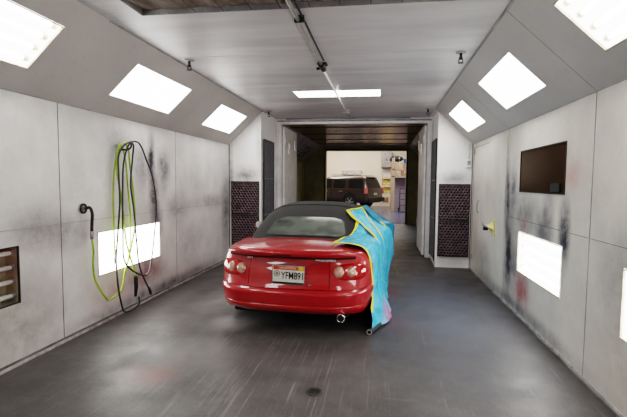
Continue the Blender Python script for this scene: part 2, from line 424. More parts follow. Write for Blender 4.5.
struct('baseboard_left_channel', MB().box((XL, YN, .022), (XL+.008, YB, .042)), M['seam'])
struct('baseboard_right', MB().box((XR-.022, YN, 0), (XR, YB, .012)), M['seam'])
struct('baseboard_right_channel', MB().box((XR-.008, YN, .012), (XR, YB, .032)), M['gasket'])
# opening frame between the booths
m = MB(); m.box((-2.235, YF, 0), (-2.115, YF+.09, 2.80)); trim(m, 'white_metal')
m = MB(); m.box((.862, YF, 0), (.965, YF+.09, 2.80)); trim(m, 'white_metal')
m = MB(); m.box((-2.115, YF, 2.69), (.862, YF+.09, 2.80)); trim(m, 'white_metal')
m = MB(); m.box((-2.205, YF-.03, 0), (-2.165, YF, 2.72)); trim(m, 'white_metal')          # hinge-side posts
m = MB(); m.box((.905, YF-.03, 0), (.94, YF, 2.72)); trim(m, 'white_metal')
m = MB(); m.box((-2.2, YF-.02, 2.735), (.93, YF, 2.765)); trim(m, 'grey_metal')
# door leaves swung open into the second booth
def door(name, x0, x1, hx):
    d = MB().box((min(x0,x1), YF+.10, .03), (max(x0,x1), 10.0, 2.655)).build(name, M['white_metal'], bevel=.006); d['kind'] = 'structure'
    s = 1 if hx > 0 else -1; xf = max(x0,x1) if s > 0 else min(x0,x1)
    for z in (.35, 2.3):
        MB().box((min(xf, xf+s*.02), YF+.11, z), (max(xf, xf+s*.02), YF+.19, z+.16)).build('hinge', M['galv'], d, bevel=.003)
    for y in (9.0, 9.6):
        MB().tube([(xf+s*.03, y, 2.1+.2*(y-9)), (xf+s*.03, y, 2.32+.2*(y-9))], .012).build('bolt', M['galv'], d)
    MB().tube([(xf+s*.03, 9.75, .5), (xf+s*.03, 9.75, .72)], .012).build('bolt', M['galv'], d)
    return d
door('door_1', -2.11, -2.065, 1); door('door_2', .855, .81, -1)
# side door in the right wall
m = MB(); m.box((XR-.006, DY0, .04), (XR, DY1, 2.10))
d3 = m.build('door_3', M['wall_right'], fix=True); d3['kind'] = 'structure'
trim(MB().box((XR-.009, DY0+.9, 2.10), (XR, DY1+.02, 2.108))); trim(MB().box((XR-.009, DY1, .03), (XR, DY1+.008, 2.1)))
MB().box((XR-.02, 7.46, 1.99), (XR-.006, 7.5, 2.08)).build('hinge', M['grey_metal'], d3); MB().box((XR-.02, 7.46, .2), (XR-.006, 7.5, .29)).build('hinge', M['grey_metal'], d3)
m = MB(); m.tube([(XR-.01, 7.06, 1.03), (XR-.035, 7.06, 1.06), (XR-.035, 7.06, 1.2), (XR-.01, 7.06, 1.23)], .008); m.build('pull_handle', M['grey_metal'], d3, smooth=True)
h = MB().box((XR-.02, 6.03, .78), (XR-.006, 6.16, .99)).build('latch_plate', M['yellow'], d3, bevel=.004)
m = MB(); m.add([(XR-.02,6.06,.87),(XR-.02,6.16,.82),(XR-.02,6.16,.96),(XR-.085,6.17,.9),(XR-.07,6.09,.89)], [(0,1,3,4),(1,2,3),(0,4,3,2),(0,2,1)]); m.build('latch_wedge', M['yellow'], h)
m = MB(); m.tube(catmull([(XR-.02,6.17,.9),(XR-.08,6.23,.9),(XR-.10,6.33,.92),(XR-.085,6.42,.97)], 4), [.026]*5+[.02]*4+[.015]*4)
m.build('latch_lever', M['grey_metal'], h, smooth=True); MB().lathe([(-.03,0),(-.03,.028),(.03,.028),(.03,0)], 'x', 12, (XR-.08,6.25,.86)).build('latch_knob', M['dark_metal'], h, smooth=True, sharp=.6)

# ---------------------------------------------------------------- light fixtures
def fixture_frame(kind, y0, y1, lo=None):
    """matrix: x along the room, y up the panel, z out into the room"""
    if kind == 'hl': o = Vector((XL,y0,ZW))+hu_l*HU0; u = hu_l; n = Vector((hu_l.z,0,-hu_l.x)); v = Vector((0,1,0))
    elif kind == 'hr': o = Vector((XR,y0,ZW))+hu_r*HU0; u = hu_r; n = Vector((-hu_l.z,0,-hu_l.x)); v = Vector((0,1,0))
    elif kind == 'wl': o = Vector((XL,y0,lo)); u = Vector((0,0,1)); n = Vector((1,0,0)); v = Vector((0,1,0))
    else: o = Vector((XR,y0,lo)); u = Vector((0,0,1)); n = Vector((-1,0,0)); v = Vector((0,1,0))
    m = Matrix.Identity(4)
    for i in range(3): m[i][0], m[i][1], m[i][2], m[i][3] = v[i], u[i], n[i], o[i]
    return m
def fixture(label, mw, L, H, style, group):
    r = thing('light_fixture', label, 'light fixture', mw=mw, group=group)
    D = .13
    hm = {'frosted': 'white_metal', 'clear': 'back_glow', 'dead': 'dull_box'}[style]
    m = MB(); e = .002
    m.quad((e,e,-D),(L-e,e,-D),(L-e,H-e,-D),(e,H-e,-D))
    for a, b in (((e,e),(L-e,e)),((L-e,e),(L-e,H-e)),((L-e,H-e),(e,H-e)),((e,H-e),(e,e))):
        m.quad((*a,0),(*b,0),(*b,-D),(*a,-D))
    m.build('reflector_box', M[hm], r, fix=False)
    w = .012; f = MB()
    f.box((e,e,-.012),(L-e,w,.003)); f.box((e,H-w,-.012),(L-e,H-e,.003)); f.box((e,w,-.012),(w,H-w,.003)); f.box((L-w,w,-.012),(L-e,H-w,.003))
    f.build('frame', M[('frame_tan' if 'hoses' in label else 'white_metal') if style == 'frosted' else ('frame_tan' if style == 'clear' else 'dark_metal')], r)
    if style == 'frosted':
        MB().quad((w,w,-.010),(L-w,w,-.010),(L-w,H-w,-.010),(w,H-w,-.010)).build('diffuser', M['glow'], r, fix=False)
        return r
    n = 4
    for k in range(n):
        y = H*(k+.5)/n
        MB().tube([(.03,y,-.06),(L-.03,y,-.06)], .019, 10).build('tube', M['tube_lit' if style == 'clear' else 'dead_tube'], r, smooth=True)
        e_ = .028 if style == 'dead' else .05
        for x0, x1 in ((.004,e_),(L-e_,L-.004)):
            MB().tube([(x0,y,-.06),(x1,y,-.06)], .025, 10).build('socket', M['socket' if style == 'clear' else 'grey_metal'], r)
    MB().quad((w,w,-.006),(L-w,w,-.006),(L-w,H-w,-.006),(w,H-w,-.006)).build('glass_pane', M['pane'], r, fix=False)
    return r
Hh = HU1-HU0
lab = {'hl': ['left sloped ceiling, behind the viewer', 'glowing open tube light in the left sloped ceiling, cut by the photo corner',
              'white glowing light panel in the left sloped ceiling, second from the viewer', 'small far white light panel at the end of the left sloped ceiling'],
       'hr': ['right sloped ceiling, behind the viewer', 'glowing tube light in the right sloped ceiling, tan stained edge, cut by photo top',
              'white glowing light panel in the right sloped ceiling, above the brown window', 'small far white light panel at the end of the right sloped ceiling']}
for kd in ('hl', 'hr'):
    for i, (a, b) in enumerate(HIPY):
        if i == 0: continue
        fixture(lab[kd][i], fixture_frame(kd, a, b), b-a, Hh, 'clear' if i == 1 else 'frosted', 'lights in the sloped ceiling')
fixture('unlit tube light low in the left wall with four dark tubes', fixture_frame('wl', *holesL[0][:2], WZ[0]), holesL[0][1]-holesL[0][0], WZ[1]-WZ[0], 'dead', 'lights low in the walls')
fixture('glowing light panel low in the left wall behind the hanging hoses', fixture_frame('wl', *holesL[1][:2], WZ[0]), holesL[1][1]-holesL[1][0], WZ[1]-WZ[0], 'frosted', 'lights low in the walls')
fixture('glowing tube light low in the right wall at the photo edge', fixture_frame('wr', *holesR[0][:2], WZ[0]), holesR[0][1]-holesR[0][0], WZ[1]-WZ[0], 'clear', 'lights low in the walls')
fixture('glowing tube light low in the right wall under the brown window', fixture_frame('wr', *holesR[1][:2], WZ[0]), holesR[1][1]-holesR[1][0], WZ[1]-WZ[0], 'clear', 'lights low in the walls')
# unseen pair added behind the camera for light (their holes exist in both slopes)
for kd, w_ in (('hl', 'left'), ('hr', 'right')):
    a, b = HIPY[0]
    fixture('unseen white light panel added in the %s sloped ceiling behind the viewer' % w_, fixture_frame(kd, a, b), b-a, Hh, 'frosted', 'lights in the sloped ceiling')
# ceiling strip
r = thing('ceiling_strip_light', 'long white strip light recessed in the flat ceiling before the far opening', 'light fixture', (-1.315, 6.01, ZC))
L_, H_ = 1.265, .45
m = MB(); m.quad((0,0,.1),(L_,0,.1),(L_,H_,.1),(0,H_,.1))
for a, b in (((0,0),(L_,0)),((L_,0),(L_,H_)),((L_,H_),(0,H_)),((0,H_),(0,0))): m.quad((*a,0),(*b,0),(*b,.1),(*a,.1))
m.build('reflector_box', M['white_metal'], r, fix=False)
MB().quad((.01,.01,.006),(L_-.01,.01,.006),(L_-.01,H_-.01,.006),(.01,H_-.01,.006)).build('diffuser', M['glow_tube'], r, fix=False)
f = MB(); w = .01
f.box((0,0,-.003),(L_,w,.01)); f.box((0,H_-w,-.003),(L_,H_,.01)); f.box((0,w,-.003),(w,H_-w,.01)); f.box((L_-w,w,-.003),(L_,H_-w,.01)); f.build('frame', M['white_metal'], r)
# brown window
w1 = MB(); y0, y1, z0, z1 = 3.86, 5.065, 1.41, 1.872
for a, b in (((y0,z0),(y1,z0+.012)),((y0,z1-.012),(y1,z1)),((y0,z0+.012),(y0+.012,z1-.012)),((y1-.012,z0+.012),(y1,z1-.012))):
    w1.box((XR-.006,a[0],a[1]),(XR+.03,b[0],b[1]))
w1 = struct('window_1', w1, M['dark_metal'])
MB().box((XR-.001,y0+.012,z0+.012),(XR+.02,y1-.012,z1-.012)).build('window_pane', M['brown_glass'], w1)
m = MB(); m.box((XR-.012,y0+.10,z0+.02),(XR-.001,y0+.30,z0+.10)); m.build('window_lock', M['black'], w1)

# ceiling intake filter: pleated sagging cloth with wires
r = thing('ceiling_filter', 'brown pleated intake filter set in the ceiling at the photo top', 'filter', (0, 0, ZC))
NX, NY = 120, 30; P = []
for i in range(NX+1):
    u = i/NX; x = -1.90 + 2.46*u; row = []
    for j in range(NY+1):
        v = j/NY; y = -1.19 + (VY-.01+1.19)*v
        ph = u*11 + .55*math.sin(v*9+u*4)*.35 + .5*(1-v)*0 + .25*math.sin(u*23)
        sag = .055*abs(math.sin(PI*ph)) + .012*math.sin(37*u+11*v)
        row.append((x, y, .045 - sag*min(1, (1-v)*14+.15)))
    P.append(row)
MB().grid(P).build('filter_cloth', M['cloth'], r, smooth=True, fix=False)
m = MB(); m.box((-1.91,VY-.006,-.002),(.57,VY,.05)); m.box((-1.91,-1.2,-.002),(-1.904,VY-.006,.05)); m.box((.564,-1.2,-.002),(.57,VY-.006,.05))
m.build('filter_frame', M['grey_metal'], r)
for k in range(1, 11):
    x = -1.90+2.46*k/11; MB().tube([(x+.03*math.sin(k*2), -1.15, .0), (x, VY-.02, .0)], .0035, 5).build('support_wire', M['dark_metal'], r)

# ceiling conduit
r = thing('ceiling_conduit', 'steel conduit running along the ceiling toward the opening', 'pipe', (-.68, 0, ZC))
m = MB(); m.tube([(0,.2,-.035),(0,4.62,-.035)], .016, 10); m.build('thick_pipe', M['galv'], r, smooth=True)
m = MB(); m.tube([(.034,.2,-.012),(.034,4.5,-.012)], .009, 8); m.build('cable', M['black'], r, smooth=True)
m = MB(); m.tube([(0,4.66,-.05),(.015,7.6,-.05)], .013, 10); m.build('thin_pipe', M['white_metal'], r, smooth=True)
m = MB(); m.tube([(0,4.54,-.04),(0,4.74,-.04)], .032, 12); m.tube([(-.02,4.68,-.04),(-.07,4.68,-.05)], .016, 8); m.box((-.05,4.6,-.02),(.05,4.7,0)); m.build('junction', M['dark_metal'], r, smooth=True, sharp=.6)
for y in (3.30, 1.5): m = MB(); m.box((-.03,y,-.055),(.05,y+.02,0)); m.build('clamp', M['dark_metal'], r, bevel=.004)
m = MB(); m.box((-.04,7.53,-.08),(.07,7.62,0)); m.build('end_bracket', M['grey_metal'], r, bevel=.006)
m = MB(); m.tube([(-1.3,8.45,-.03),(1.2,8.45,-.03)], .012, 8); m.tube([(.015,7.6,-.05),(.015,8.45,-.03)], .012, 8); m.build('cross_pipe', M['grey_metal'], r, smooth=True)
# sprinklers
def sprinkler(label, x, y):
    r = thing('sprinkler_head', label, 'sprinkler', (x, y, ZC), group='sprinkler heads on the ceiling')
    MB().lathe([(0,0),(0,.05),(-.012,.05),(-.016,.02)], 'z', 14).build('escutcheon', M['grey_metal'], r, smooth=True, sharp=.6)
    MB().lathe([(-.012,.014),(-.05,.014),(-.055,.02),(-.07,.02)], 'z', 10).build('stem', M['dark_metal'], r, smooth=True, sharp=.6)
    m = MB()
    for s in (-1,1): m.tube([(s*.016,0,-.068),(s*.022,0,-.09),(s*.004,0,-.105)], .005, 6)
    m.lathe([(-.105,0),(-.105,.028),(-.110,.028),(-.110,0)], 'z', 12); m.build('deflector', M['dark_metal'], r)
    return r
sprinkler('sprinkler head at the left ceiling edge above the second light panel', -2.09, 4.37)
sprinkler('dark sprinkler head on the right of the flat ceiling', .742, 4.40)
sprinkler('small far sprinkler head at the left corner of the opening', -2.10, 7.60)
sprinkler('small far sprinkler head at the right corner of the opening', .75, 7.56)
# electrical box near the right bulkhead
r = thing('junction_box', 'small white electrical box on the right end wall beside the door', 'electrical box', (XR-.075, YB, 1.78))
MB().box((-.04,-.05,0),(.04,0,.15)).build('box_body', M['white_metal'], r, bevel=.006); MB().tube([(0,-.025,.15),(0,-.025,.40)], .011).build('conduit', M['galv'], r)
MB().box((-.025,-.056,.04),(.025,-.05,.11)).build('cover_plate', M['grey_metal'], r)

# overspray filters on the bulkheads: rows of folded paper chevrons
def chevron_panel(x0, x1, z0, z1, nz, nx):
    m = MB(); W = x1-x0; rows = []
    dz = (z1-z0)/nz
    for j in range(nz):
        zb = z0+j*dz; top = []; mid = []; bot = []
        for i in range(nx*2+1):
            x = x0+W*i/(nx*2); o = .36*dz*(1 if (i+j) % 2 else -1)
            top.append((x,-.003,zb+dz*.97+o*.7)); mid.append((x,-.032-.006*((i+j)%2),zb+dz*.60+o)); bot.append((x,-.003,zb+dz*.10+o*.7))
        rows += [bot, mid, top]
    return m.grid(rows)
def filter_bank(label, x0, x1, z0, z1, nz):
    r = thing('exhaust_filter', label, 'filter', ((x0+x1)/2, YB-.001, 0), group='paper filters on the end walls')
    hw = (x1-x0)/2
    MB().box((-hw,-.004,z0),(hw,0,z1)).build('backing', M['filter_back'], r)
    chevron_panel(-hw+.01, hw-.01, z0+.01, z1-.01, nz, 9).build('folded_paper', M['filter_paper'], r, fix=False)
    m = MB()
    m.box((-hw,-.03,z0),(-hw+.012,-.004,z1)); m.box((hw-.012,-.03,z0),(hw,-.004,z1)); m.box((-hw+.012,-.03,z0),(hw-.012,-.004,z0+.012)); m.box((-hw+.012,-.03,z1-.012),(hw-.012,-.004,z1))
    m.build('filter_frame', M['dark_metal'], r)
filter_bank('dark folded paper filter on the left end wall, upper of the two', -2.835, -2.30, .875, 1.50, 13)
filter_bank('dark folded paper filter on the left end wall, lower one half hidden by the car', -2.835, -2.30, .235, .868, 13)
filter_bank('dark folded paper filter on the right end wall, upper of the two', .985, 1.515, .842, 1.488, 13)
filter_bank('dark folded paper filter on the right end wall, lower one just above the floor', .985, 1.515, .20, .835, 13)
def side_filter(label, s):
    x = -2.243 if s > 0 else .946
    r = thing('side_filter', label, 'filter', (x, 8.1, 0), group='grey filters in the opening sides')
    a, b = (.0, .012) if s > 0 else (-.012, .0)
    for z0, z1 in ((.12,.85),(.86,1.55),(1.56,2.28)):
        m = MB(); m.box((a,-.34,z0),(b,.36,z1)); m.build('filter_pad', M['side_filter'], r, bevel=.004)
    e = .018*s
    m = MB(); m.box((min(0,e),-.36,.1),(max(0,e),-.34,2.3)); m.box((min(0,e),.36,.1),(max(0,e),.38,2.3)); m.box((min(0,e),-.34,2.28),(max(0,e),.36,2.3)); m.build('filter_frame', M['dark_metal'], r)
side_filter('grey filter panel on the left inner side of the opening', 1)
side_filter('grey filter panel on the right inner side of the opening', -1)
# floor drain
M['drain'] = plain('drain_cover', (.045, .042, .042), .6, vary=.4, scale=30)
r = thing('floor_drain', 'small round dark drain cover in the floor behind the car', 'drain', (-.46, 2.88, 0))
MB().lathe([(0,.062),(.004,.06),(.004,.05),(.002,.05),(.002,0)], 'z', 24).build('cover', M['drain'], r, smooth=True, sharp=.5)
m = MB()
for k in range(-2, 3): w_ = math.sqrt(.045**2-(k*.016)**2); m.box((-w_, k*.016-.003, .002), (w_, k*.016+.003, .0045))
m.build('grating', M['black'], r)

# ---------------------------------------------------------------- second booth (unlit)
T0, T1 = YF+.09, 15.5
struct('wall_left.001', MB().quad((XL,T0,0),(XL,T1,0),(XL,T1,ZW),(XL,T0,ZW)), M['olive'], fix=False)
struct('wall_right.001', MB().quad((XR,T0,0),(XR,T1,0),(XR,T1,ZW),(XR,T0,ZW)), M['olive'], fix=False)
HIP2 = [(10.4,11.6),(12.9,14.1)]
for kd, X, hu, nm in (('hl',XL,hu_l,'ceiling_slope_left.001'),('hr',XR,hu_r,'ceiling_slope_right.001')):
    struct(nm, sheet((X,0,ZW), (0,1,0), hu, (T0,T1), (0,HL), [(a,b,HU0,HU1) for a,b in HIP2]), M['olive_hip'], fix=False)
    for i, (a, b) in enumerate(HIP2):
        fixture('unlit tube light in the %s slope of the dark second booth, %s' % ('left' if kd == 'hl' else 'right', 'nearer one' if i == 0 else 'farther one'),
                fixture_frame(kd, a, b), b-a, Hh, 'dead', 'unlit lights in the second booth')
struct('ceiling.001', MB().quad((CX0,T0,ZC),(CX1,T0,ZC),(CX1,T1,ZC),(CX0,T1,ZC)), M['dark_ceiling'], fix=False)
for y in (10.0, 11.4, 12.8, 14.2): trim(MB().box((CX0+.01,y-.012,ZC-.01),(CX1-.01,y+.012,ZC)), 'dark_metal')
OL, OR, OT = -2.1, .83, 2.66
m = MB(); m.quad((XL,T1,0),(OL,T1,0),(OL,T1,ZC),(CX0,T1,ZC),(XL,T1,ZW)); m.quad((OR,T1,0),(XR,T1,0),(XR,T1,ZW),(CX1,T1,ZC),(OR,T1,ZC)); m.quad((OL,T1,OT),(OR,T1,OT),(OR,T1,ZC),(OL,T1,ZC))
m.quad((OL,T1,0),(OL,T1+.25,0),(OL,T1+.25,OT),(OL,T1,OT)); m.quad((OR,T1,0),(OR,T1+.25,0),(OR,T1+.25,OT),(OR,T1,OT)); m.quad((OL,T1,OT),(OR,T1,OT),(OR,T1+.25,OT),(OL,T1+.25,OT))
struct('wall_end.001', m, M['olive'], fix=False)
m = MB(); m.box((OL-.05,T1-.04,OT),(OR+.05,T1,OT+.06)); m.box((OL-.05,T1-.04,0),(OL,T1,OT)); m.box((OR,T1-.04,0),(OR+.05,T1,OT)); trim(m, 'dark_metal')

# ---------------------------------------------------------------- shop beyond
SX0, SX1, SY1, SZ = -9, 5, 27.0, 4.6
struct('floor.001', MB().quad((SX0,T1,-.001),(SX1,T1,-.001),(SX1,SY1,-.001),(SX0,SY1,-.001)), M['shop_floor'], fix=False)
struct('wall_back', MB().quad((SX0,SY1,0),(SX1,SY1,0),(SX1,SY1,SZ),(SX0,SY1,SZ)), M['shop_wall'], fix=False)
struct('wall_back_left', MB().quad((SX0,T1+.3,0),(SX0,SY1,0),(SX0,SY1,SZ),(SX0,T1+.3,SZ)), M['shop_wall'], fix=False)
struct('wall_back_right', MB().quad((SX1,T1+.3,0),(SX1,SY1,0),(SX1,SY1,SZ),(SX1,T1+.3,SZ)), M['shop_wall'], fix=False)
struct('ceiling.002', MB().quad((SX0,T1+.3,SZ),(SX1,T1+.3,SZ),(SX1,SY1,SZ),(SX0,SY1,SZ)), M['shop_wall'], fix=False)
m = MB(); m.quad((SX0,T1+.3,0),(OL,T1+.3,0),(OL,T1+.3,SZ),(SX0,T1+.3,SZ)); m.quad((OR,T1+.3,0),(SX1,T1+.3,0),(SX1,T1+.3,SZ),(OR,T1+.3,SZ)); m.quad((OL,T1+.3,OT),(OR,T1+.3,OT),(OR,T1+.3,SZ),(OL,T1+.3,SZ))
struct('wall_back_near', m, M['shop_wall'], fix=False)
def area(name, loc, size, power, col, rot=(0,0,0)):
    l = bpy.data.lights.new(name, 'AREA'); l.shape = 'RECTANGLE'; l.size, l.size_y = size; l.energy = power; l.color = col
    o = bpy.data.objects.new(name, l); C.objects.link(o); o.location = loc; o.rotation_euler = rot; return o
area('shop_lamp', (-2.5, 24.3, 4.5), (6, 1.2), 260, (1, .86, .72)); area('shop_lamp_near', (-1, 19, 4.5), (5, 1.2), 170, (.92, .95, 1.0))
area('shop_lamp_right', (1.6, 20.5, 4.5), (2, 2), 80, (1, .90, .78))

# SUV --------------------------------------------------------------
r = thing('car', 'dark brown sport utility vehicle parked in the shop beyond the opening', 'car', (-.36, 23.9, 0), math.radians(64))
def loop_outline(w, y0, y1, rr, rf, seg=6):
    P = []
    for cx, cy, a0, rad in ((w-rr, y0+rr, -90, rr), (w-rf, y1-rf, 0, rf), (-w+rf, y1-rf, 90, rf), (-w+rr, y0+rr, 180, rr)):
        for k in range(seg+1):
            a = math.radians(a0+90*k/seg); P.append((cx+rad*math.cos(a), cy+rad*math.sin(a)))
    return P
def loft(levels):
    R = [[(x,y,z) for x,y in loop_outline(w,y0,y1,rr,rf)] for z,w,y0,y1,rr,rf in levels]
    R = [row+[row[0]] for row in R]; m = MB().grid(R); m.quad(*R[0][:-1]); m.quad(*R[-1][:-1]); return m
loft([(.36,.90,.12,5.0,.15,.3),(.45,.98,.02,5.12,.12,.35),(.62,1.0,.0,5.16,.14,.35),(.72,.99,.05,5.14,.14,.35),(.95,1.0,.06,5.1,.14,.35),(1.10,.985,.07,5.02,.14,.4),(1.15,.96,.09,4.9,.14,.45)]).build('body', M['suv'], r, smooth=True, sharp=.7)
loft([(1.12,.955,.09,3.95,.12,.2),(1.3,.91,.14,3.7,.12,.2),(1.62,.82,.26,3.15,.14,.25),(1.80,.77,.33,2.85,.18,.3),(1.87,.66,.5,2.6,.2,.3)]).build('cabin', M['suv'], r, smooth=True, sharp=.8)
def sidex(z): return interp([(1.12,.955),(1.3,.91),(1.62,.82),(1.8,.77)], z)
for s, nm in ((-1,'side_window'),(1,'side_window')):
    for ya, yb, yc, yd in ((.42,1.28,.34,1.25),(1.52,2.30,1.50,2.28),(2.42,3.05,2.40,3.45)):
        e = .008; m = MB(); m.quad(*[(s*(sidex(z)+e), y, z) for y, z in ((ya+.05,1.68),(yb,1.68),(yd,1.19),(yc,1.19))]); m.build(nm, M['car_glass'], r, fix=False)
def reary(z): return interp([(1.12,.09),(1.3,.14),(1.62,.26),(1.8,.33)], z)
m = MB(); m.quad(*[(x, reary(z)-.008, z) for x, z in ((-.72,1.2),(.72,1.2),(.62,1.7),(-.62,1.7))]); m.build('rear_window', M['car_glass'], r, fix=False)
for s in (-1,1):
    m = MB(); m.box((s*.99-.03,.02,.88),(s*.99+.03,.22,1.22)); m.build('tail_light', M['tail'], r, bevel=.02)
    m = MB(); m.tube([(s*.70,.5,1.87),(s*.70,.55,1.92),(s*.72,2.5,1.92),(s*.72,2.55,1.86)], .018, 6); m.build('roof_rail', M['galv'], r)
    m = MB(); m.box((min(s*.98,s*1.06),1.7,.30),(max(s*.98,s*1.06),3.5,.36)); m.build('running_board', M['dark_metal'], r, bevel=.01)
    m = MB(); m.box((s*1.06-.09,3.25,1.13),(s*1.06+.09,3.37,1.32)); m.build('side_mirror', M['suv'], r, bevel=.03)
    for y in (1.62, 2.6): m = MB(); m.box((s*1.005-.015,y,.98),(s*1.005+.015,y+.2,1.01)); m.build('door_handle', M['galv'], r)
    for y in (1.42, 2.36, 3.4): MB().box((s*.999-.003,y-.006,.42),(s*.999+.003,y+.006,1.14)).build('door_gap', M['black'], r)
    for y in (1.15, 4.15):
        m = MB(); m.lathe([(s*1.003,0),(s*1.003,.47)], 'x', 28, (0,y,.44)); m.build('wheel_arch', M['black'], r)
        wh = MB(); wh.lathe([(s*.80,.25),(s*.80,.36),(s*.84,.405),(s*.98,.405),(s*1.015,.37),(s*1.012,.27)], 'x', 28, (0,y,.405)); wh = wh.build('wheel', M['rubber'], r, smooth=True, sharp=.7)
        m = MB(); m.lathe([(s*1.006,.27),(s*1.0,.24),(s*.97,.23)], 'x', 24, (0,y,.405)); m.lathe([(s*1.008,0),(s*1.008,.07),(s*.98,.09)], 'x', 16, (0,y,.405))
        for k in range(6):
            a = 2*PI*k/6; ca, sa = math.cos(a), math.sin(a); q = lambda rr, t: (s*1.004, y+rr*ca-t*sa, .405+rr*sa+t*ca)
            m.quad(q(.05,-.035), q(.25,-.03), q(.25,.03), q(.05,.035))
        m.build('alloy_rim', M['rim'], wh, fix=False)
m = MB(); m.box((-.96,-.05,.42),(.96,.12,.66)); m.build('rear_bumper', M['dark_metal'], r, bevel=.04)
m = MB(); m.box((-.18,.02,.80),(.18,.05,.92)); m.build('license_plate', M['plate_white'], r)
m = MB(); m.box((-.5,.22,1.76),(.5,.42,1.80)); m.build('roof_spoiler', M['suv'], r, bevel=.012)
# wall unit behind SUV (pale louvre panel over the roof)
r = thing('wall_heater', 'pale louvred heater unit on the shop wall above the vehicle roof', 'heater', (-1.95, SY1, 1.98))
MB().box((-.6,-.18,0),(.6,0,.30)).build('casing', M['grey_metal'], r, bevel=.02)
for k in range(5): MB().box((-.56,-.2,.04+.05*k),(.56,-.18,.06+.05*k)).build('louvre', M['white_metal'], r)

# storage in the shop
r = thing('storage_rack', 'tall pale timber storage rack at the right of the shop view', 'rack', (0,0,0))
for x in (.44, 1.62):
    for y in (22.0, 22.6): MB().box((x,y,0),(x+.16 if x < 1 else x+.1,y+.1,2.77)).build('upright', M['wood'], r, bevel=.005)
MB().box((.62,22.58,0),(1.62,22.6,1.78)).build('back_panel', plain('mauve_panel', (.30,.25,.31), .7), r)
for z in (1.80, 2.16): MB().box((.44,22.0,z),(1.72,22.72,z+.05)).build('shelf', M['wood'], r)
def box_thing(label, x0, y0, z0, x1, y1, z1, mat, grp):
    r = thing('cardboard_box', label, 'box', ((x0+x1)/2, (y0+y1)/2, z0), group=grp)
    a, b, c = (x1-x0)/2, (y1-y0)/2, z1-z0
    MB().box((-a,-b,0),(a,b,c)).build('carton', M[mat], r, bevel=.008)
    m = MB(); m.box((-.03,-b-.003,c-.12),(.03,-b,c)); m.box((-.03,-b-.003,c),(.03,b,c+.002)); m.build('packing_tape', M['frame_tan'], r)
G = 'boxes on the storage rack'
box_thing('pale carton on the lower rack shelf, left one', .62,22.02,1.85, .92,22.55,2.13,'card_pale',G)
box_thing('brown carton on the lower rack shelf, middle one', .95,22.05,1.85, 1.25,22.55,2.12,'card',G)
box_thing('pale carton on the lower rack shelf, right one', 1.28,22.05,1.85, 1.6,22.55,2.12,'card_pale',G)
box_thing('pale carton on the upper rack shelf, left one', .62,22.05,2.21, 1.02,22.55,2.55,'card_pale',G)
box_thing('brown carton on the upper rack shelf, right one', 1.06,22.05,2.21, 1.5,22.55,2.50,'card',G)
r = thing('storage_tub', 'blue plastic tub on top of the cartons in the rack', 'tub', (1.28, 22.3, 2.503))
MB().add([(-.2,-.2,0),(.2,-.2,0),(.2,.2,0),(-.2,.2,0),(-.24,-.24,.2),(.24,-.24,.2),(.24,.24,.2),(-.24,.24,.2)],[(0,1,2,3),(0,1,5,4),(1,2,6,5),(2,3,7,6),(3,0,4,7)]).build('tub', M['blue_plastic'], r)
MB().box((-.26,-.26,.2),(.26,.26,.225)).build('lid', M['blue_plastic'], r, bevel=.008)
r = thing('rolled_tarp', 'dark rolled tarp lying on top of the rack', 'tarp', (.70, 22.3, 2.71))
MB().tube(catmull([(-.34,0,.06),(-.22,.02,.03),(-.02,-.02,.03),(.14,.02,.02),(.30,0,.07)],4), [.07,.12,.15,.15,.16,.17,.16,.15,.14,.15,.16,.15,.13,.12,.11,.09,.06], 12).build('roll', M['black'], r, smooth=True)
for x in (-.12,.12): MB().lathe([(x-.012,.175),(x+.012,.175)], 'x', 14, (0,0,.025)).build('strap', M['grey_metal'], r)
r = thing('hand_truck', 'dark hand truck standing under the rack shelves', 'hand truck', (1.02, 21.9, 0), .1)
for s in (-1,1):
    MB().tube([(s*.14,0,.12),(s*.14,.05,1.1),(s*.10,.1,1.22)], .018, 8).build('rail', M['dark_metal'], r, smooth=True)
    MB().lathe([(s*.17,.02),(s*.17,.11),(s*.21,.11),(s*.21,.02)], 'x', 18, (0,.06,.11)).build('wheel', M['rubber'], r, smooth=True, sharp=.6)
for z in (.35,.65,.95): MB().box((-.14,z*.05,z-.012),(.14,z*.05+.02,z+.012)).build('crossbar', M['dark_metal'], r)
MB().tube([(-.10,.1,1.22),(.10,.1,1.22)], .018).build('handle', M['dark_metal'], r)
MB().box((-.2,-.2,.005),(.2,.02,.02)).build('toe_plate', M['dark_metal'], r)
r = thing('plastic_crate', 'blue plastic crate on the shop floor under the rack', 'crate', (1.45, 21.7, 0))
m = MB(); m.box((-.2,-.15,0),(.2,.15,.02))
for z in (.06,.14,.22,.30):
    m.box((-.2,-.15,z),(.2,-.13,z+.05)); m.box((-.2,.13,z),(.2,.15,z+.05)); m.box((-.2,-.13,z),(-.18,.13,z+.05)); m.box((.18,-.13,z),(.2,.13,z+.05))
for x in (-.2,.18):
    for y in (-.15,.13): m.box((x,y,0),(x+.02,y+.02,.35))
m.build('crate_body', M['blue_plastic'], r)
r = thing('wire_shelf', 'chrome wire shelving unit between the vehicle and the timber rack', 'shelving', (0,0,0))
for x in (-.04, .46):
    for y in (25.3, 25.7): MB().tube([(x,y,0),(x,y,2.3)], .016, 6).build('post', M['galv'], r)
for z in (.3,.85,1.35,1.8):
    m = MB(); m.box((-.06,25.28,z),(.48,25.72,z+.025)); m.build('shelf', M['galv'], r)
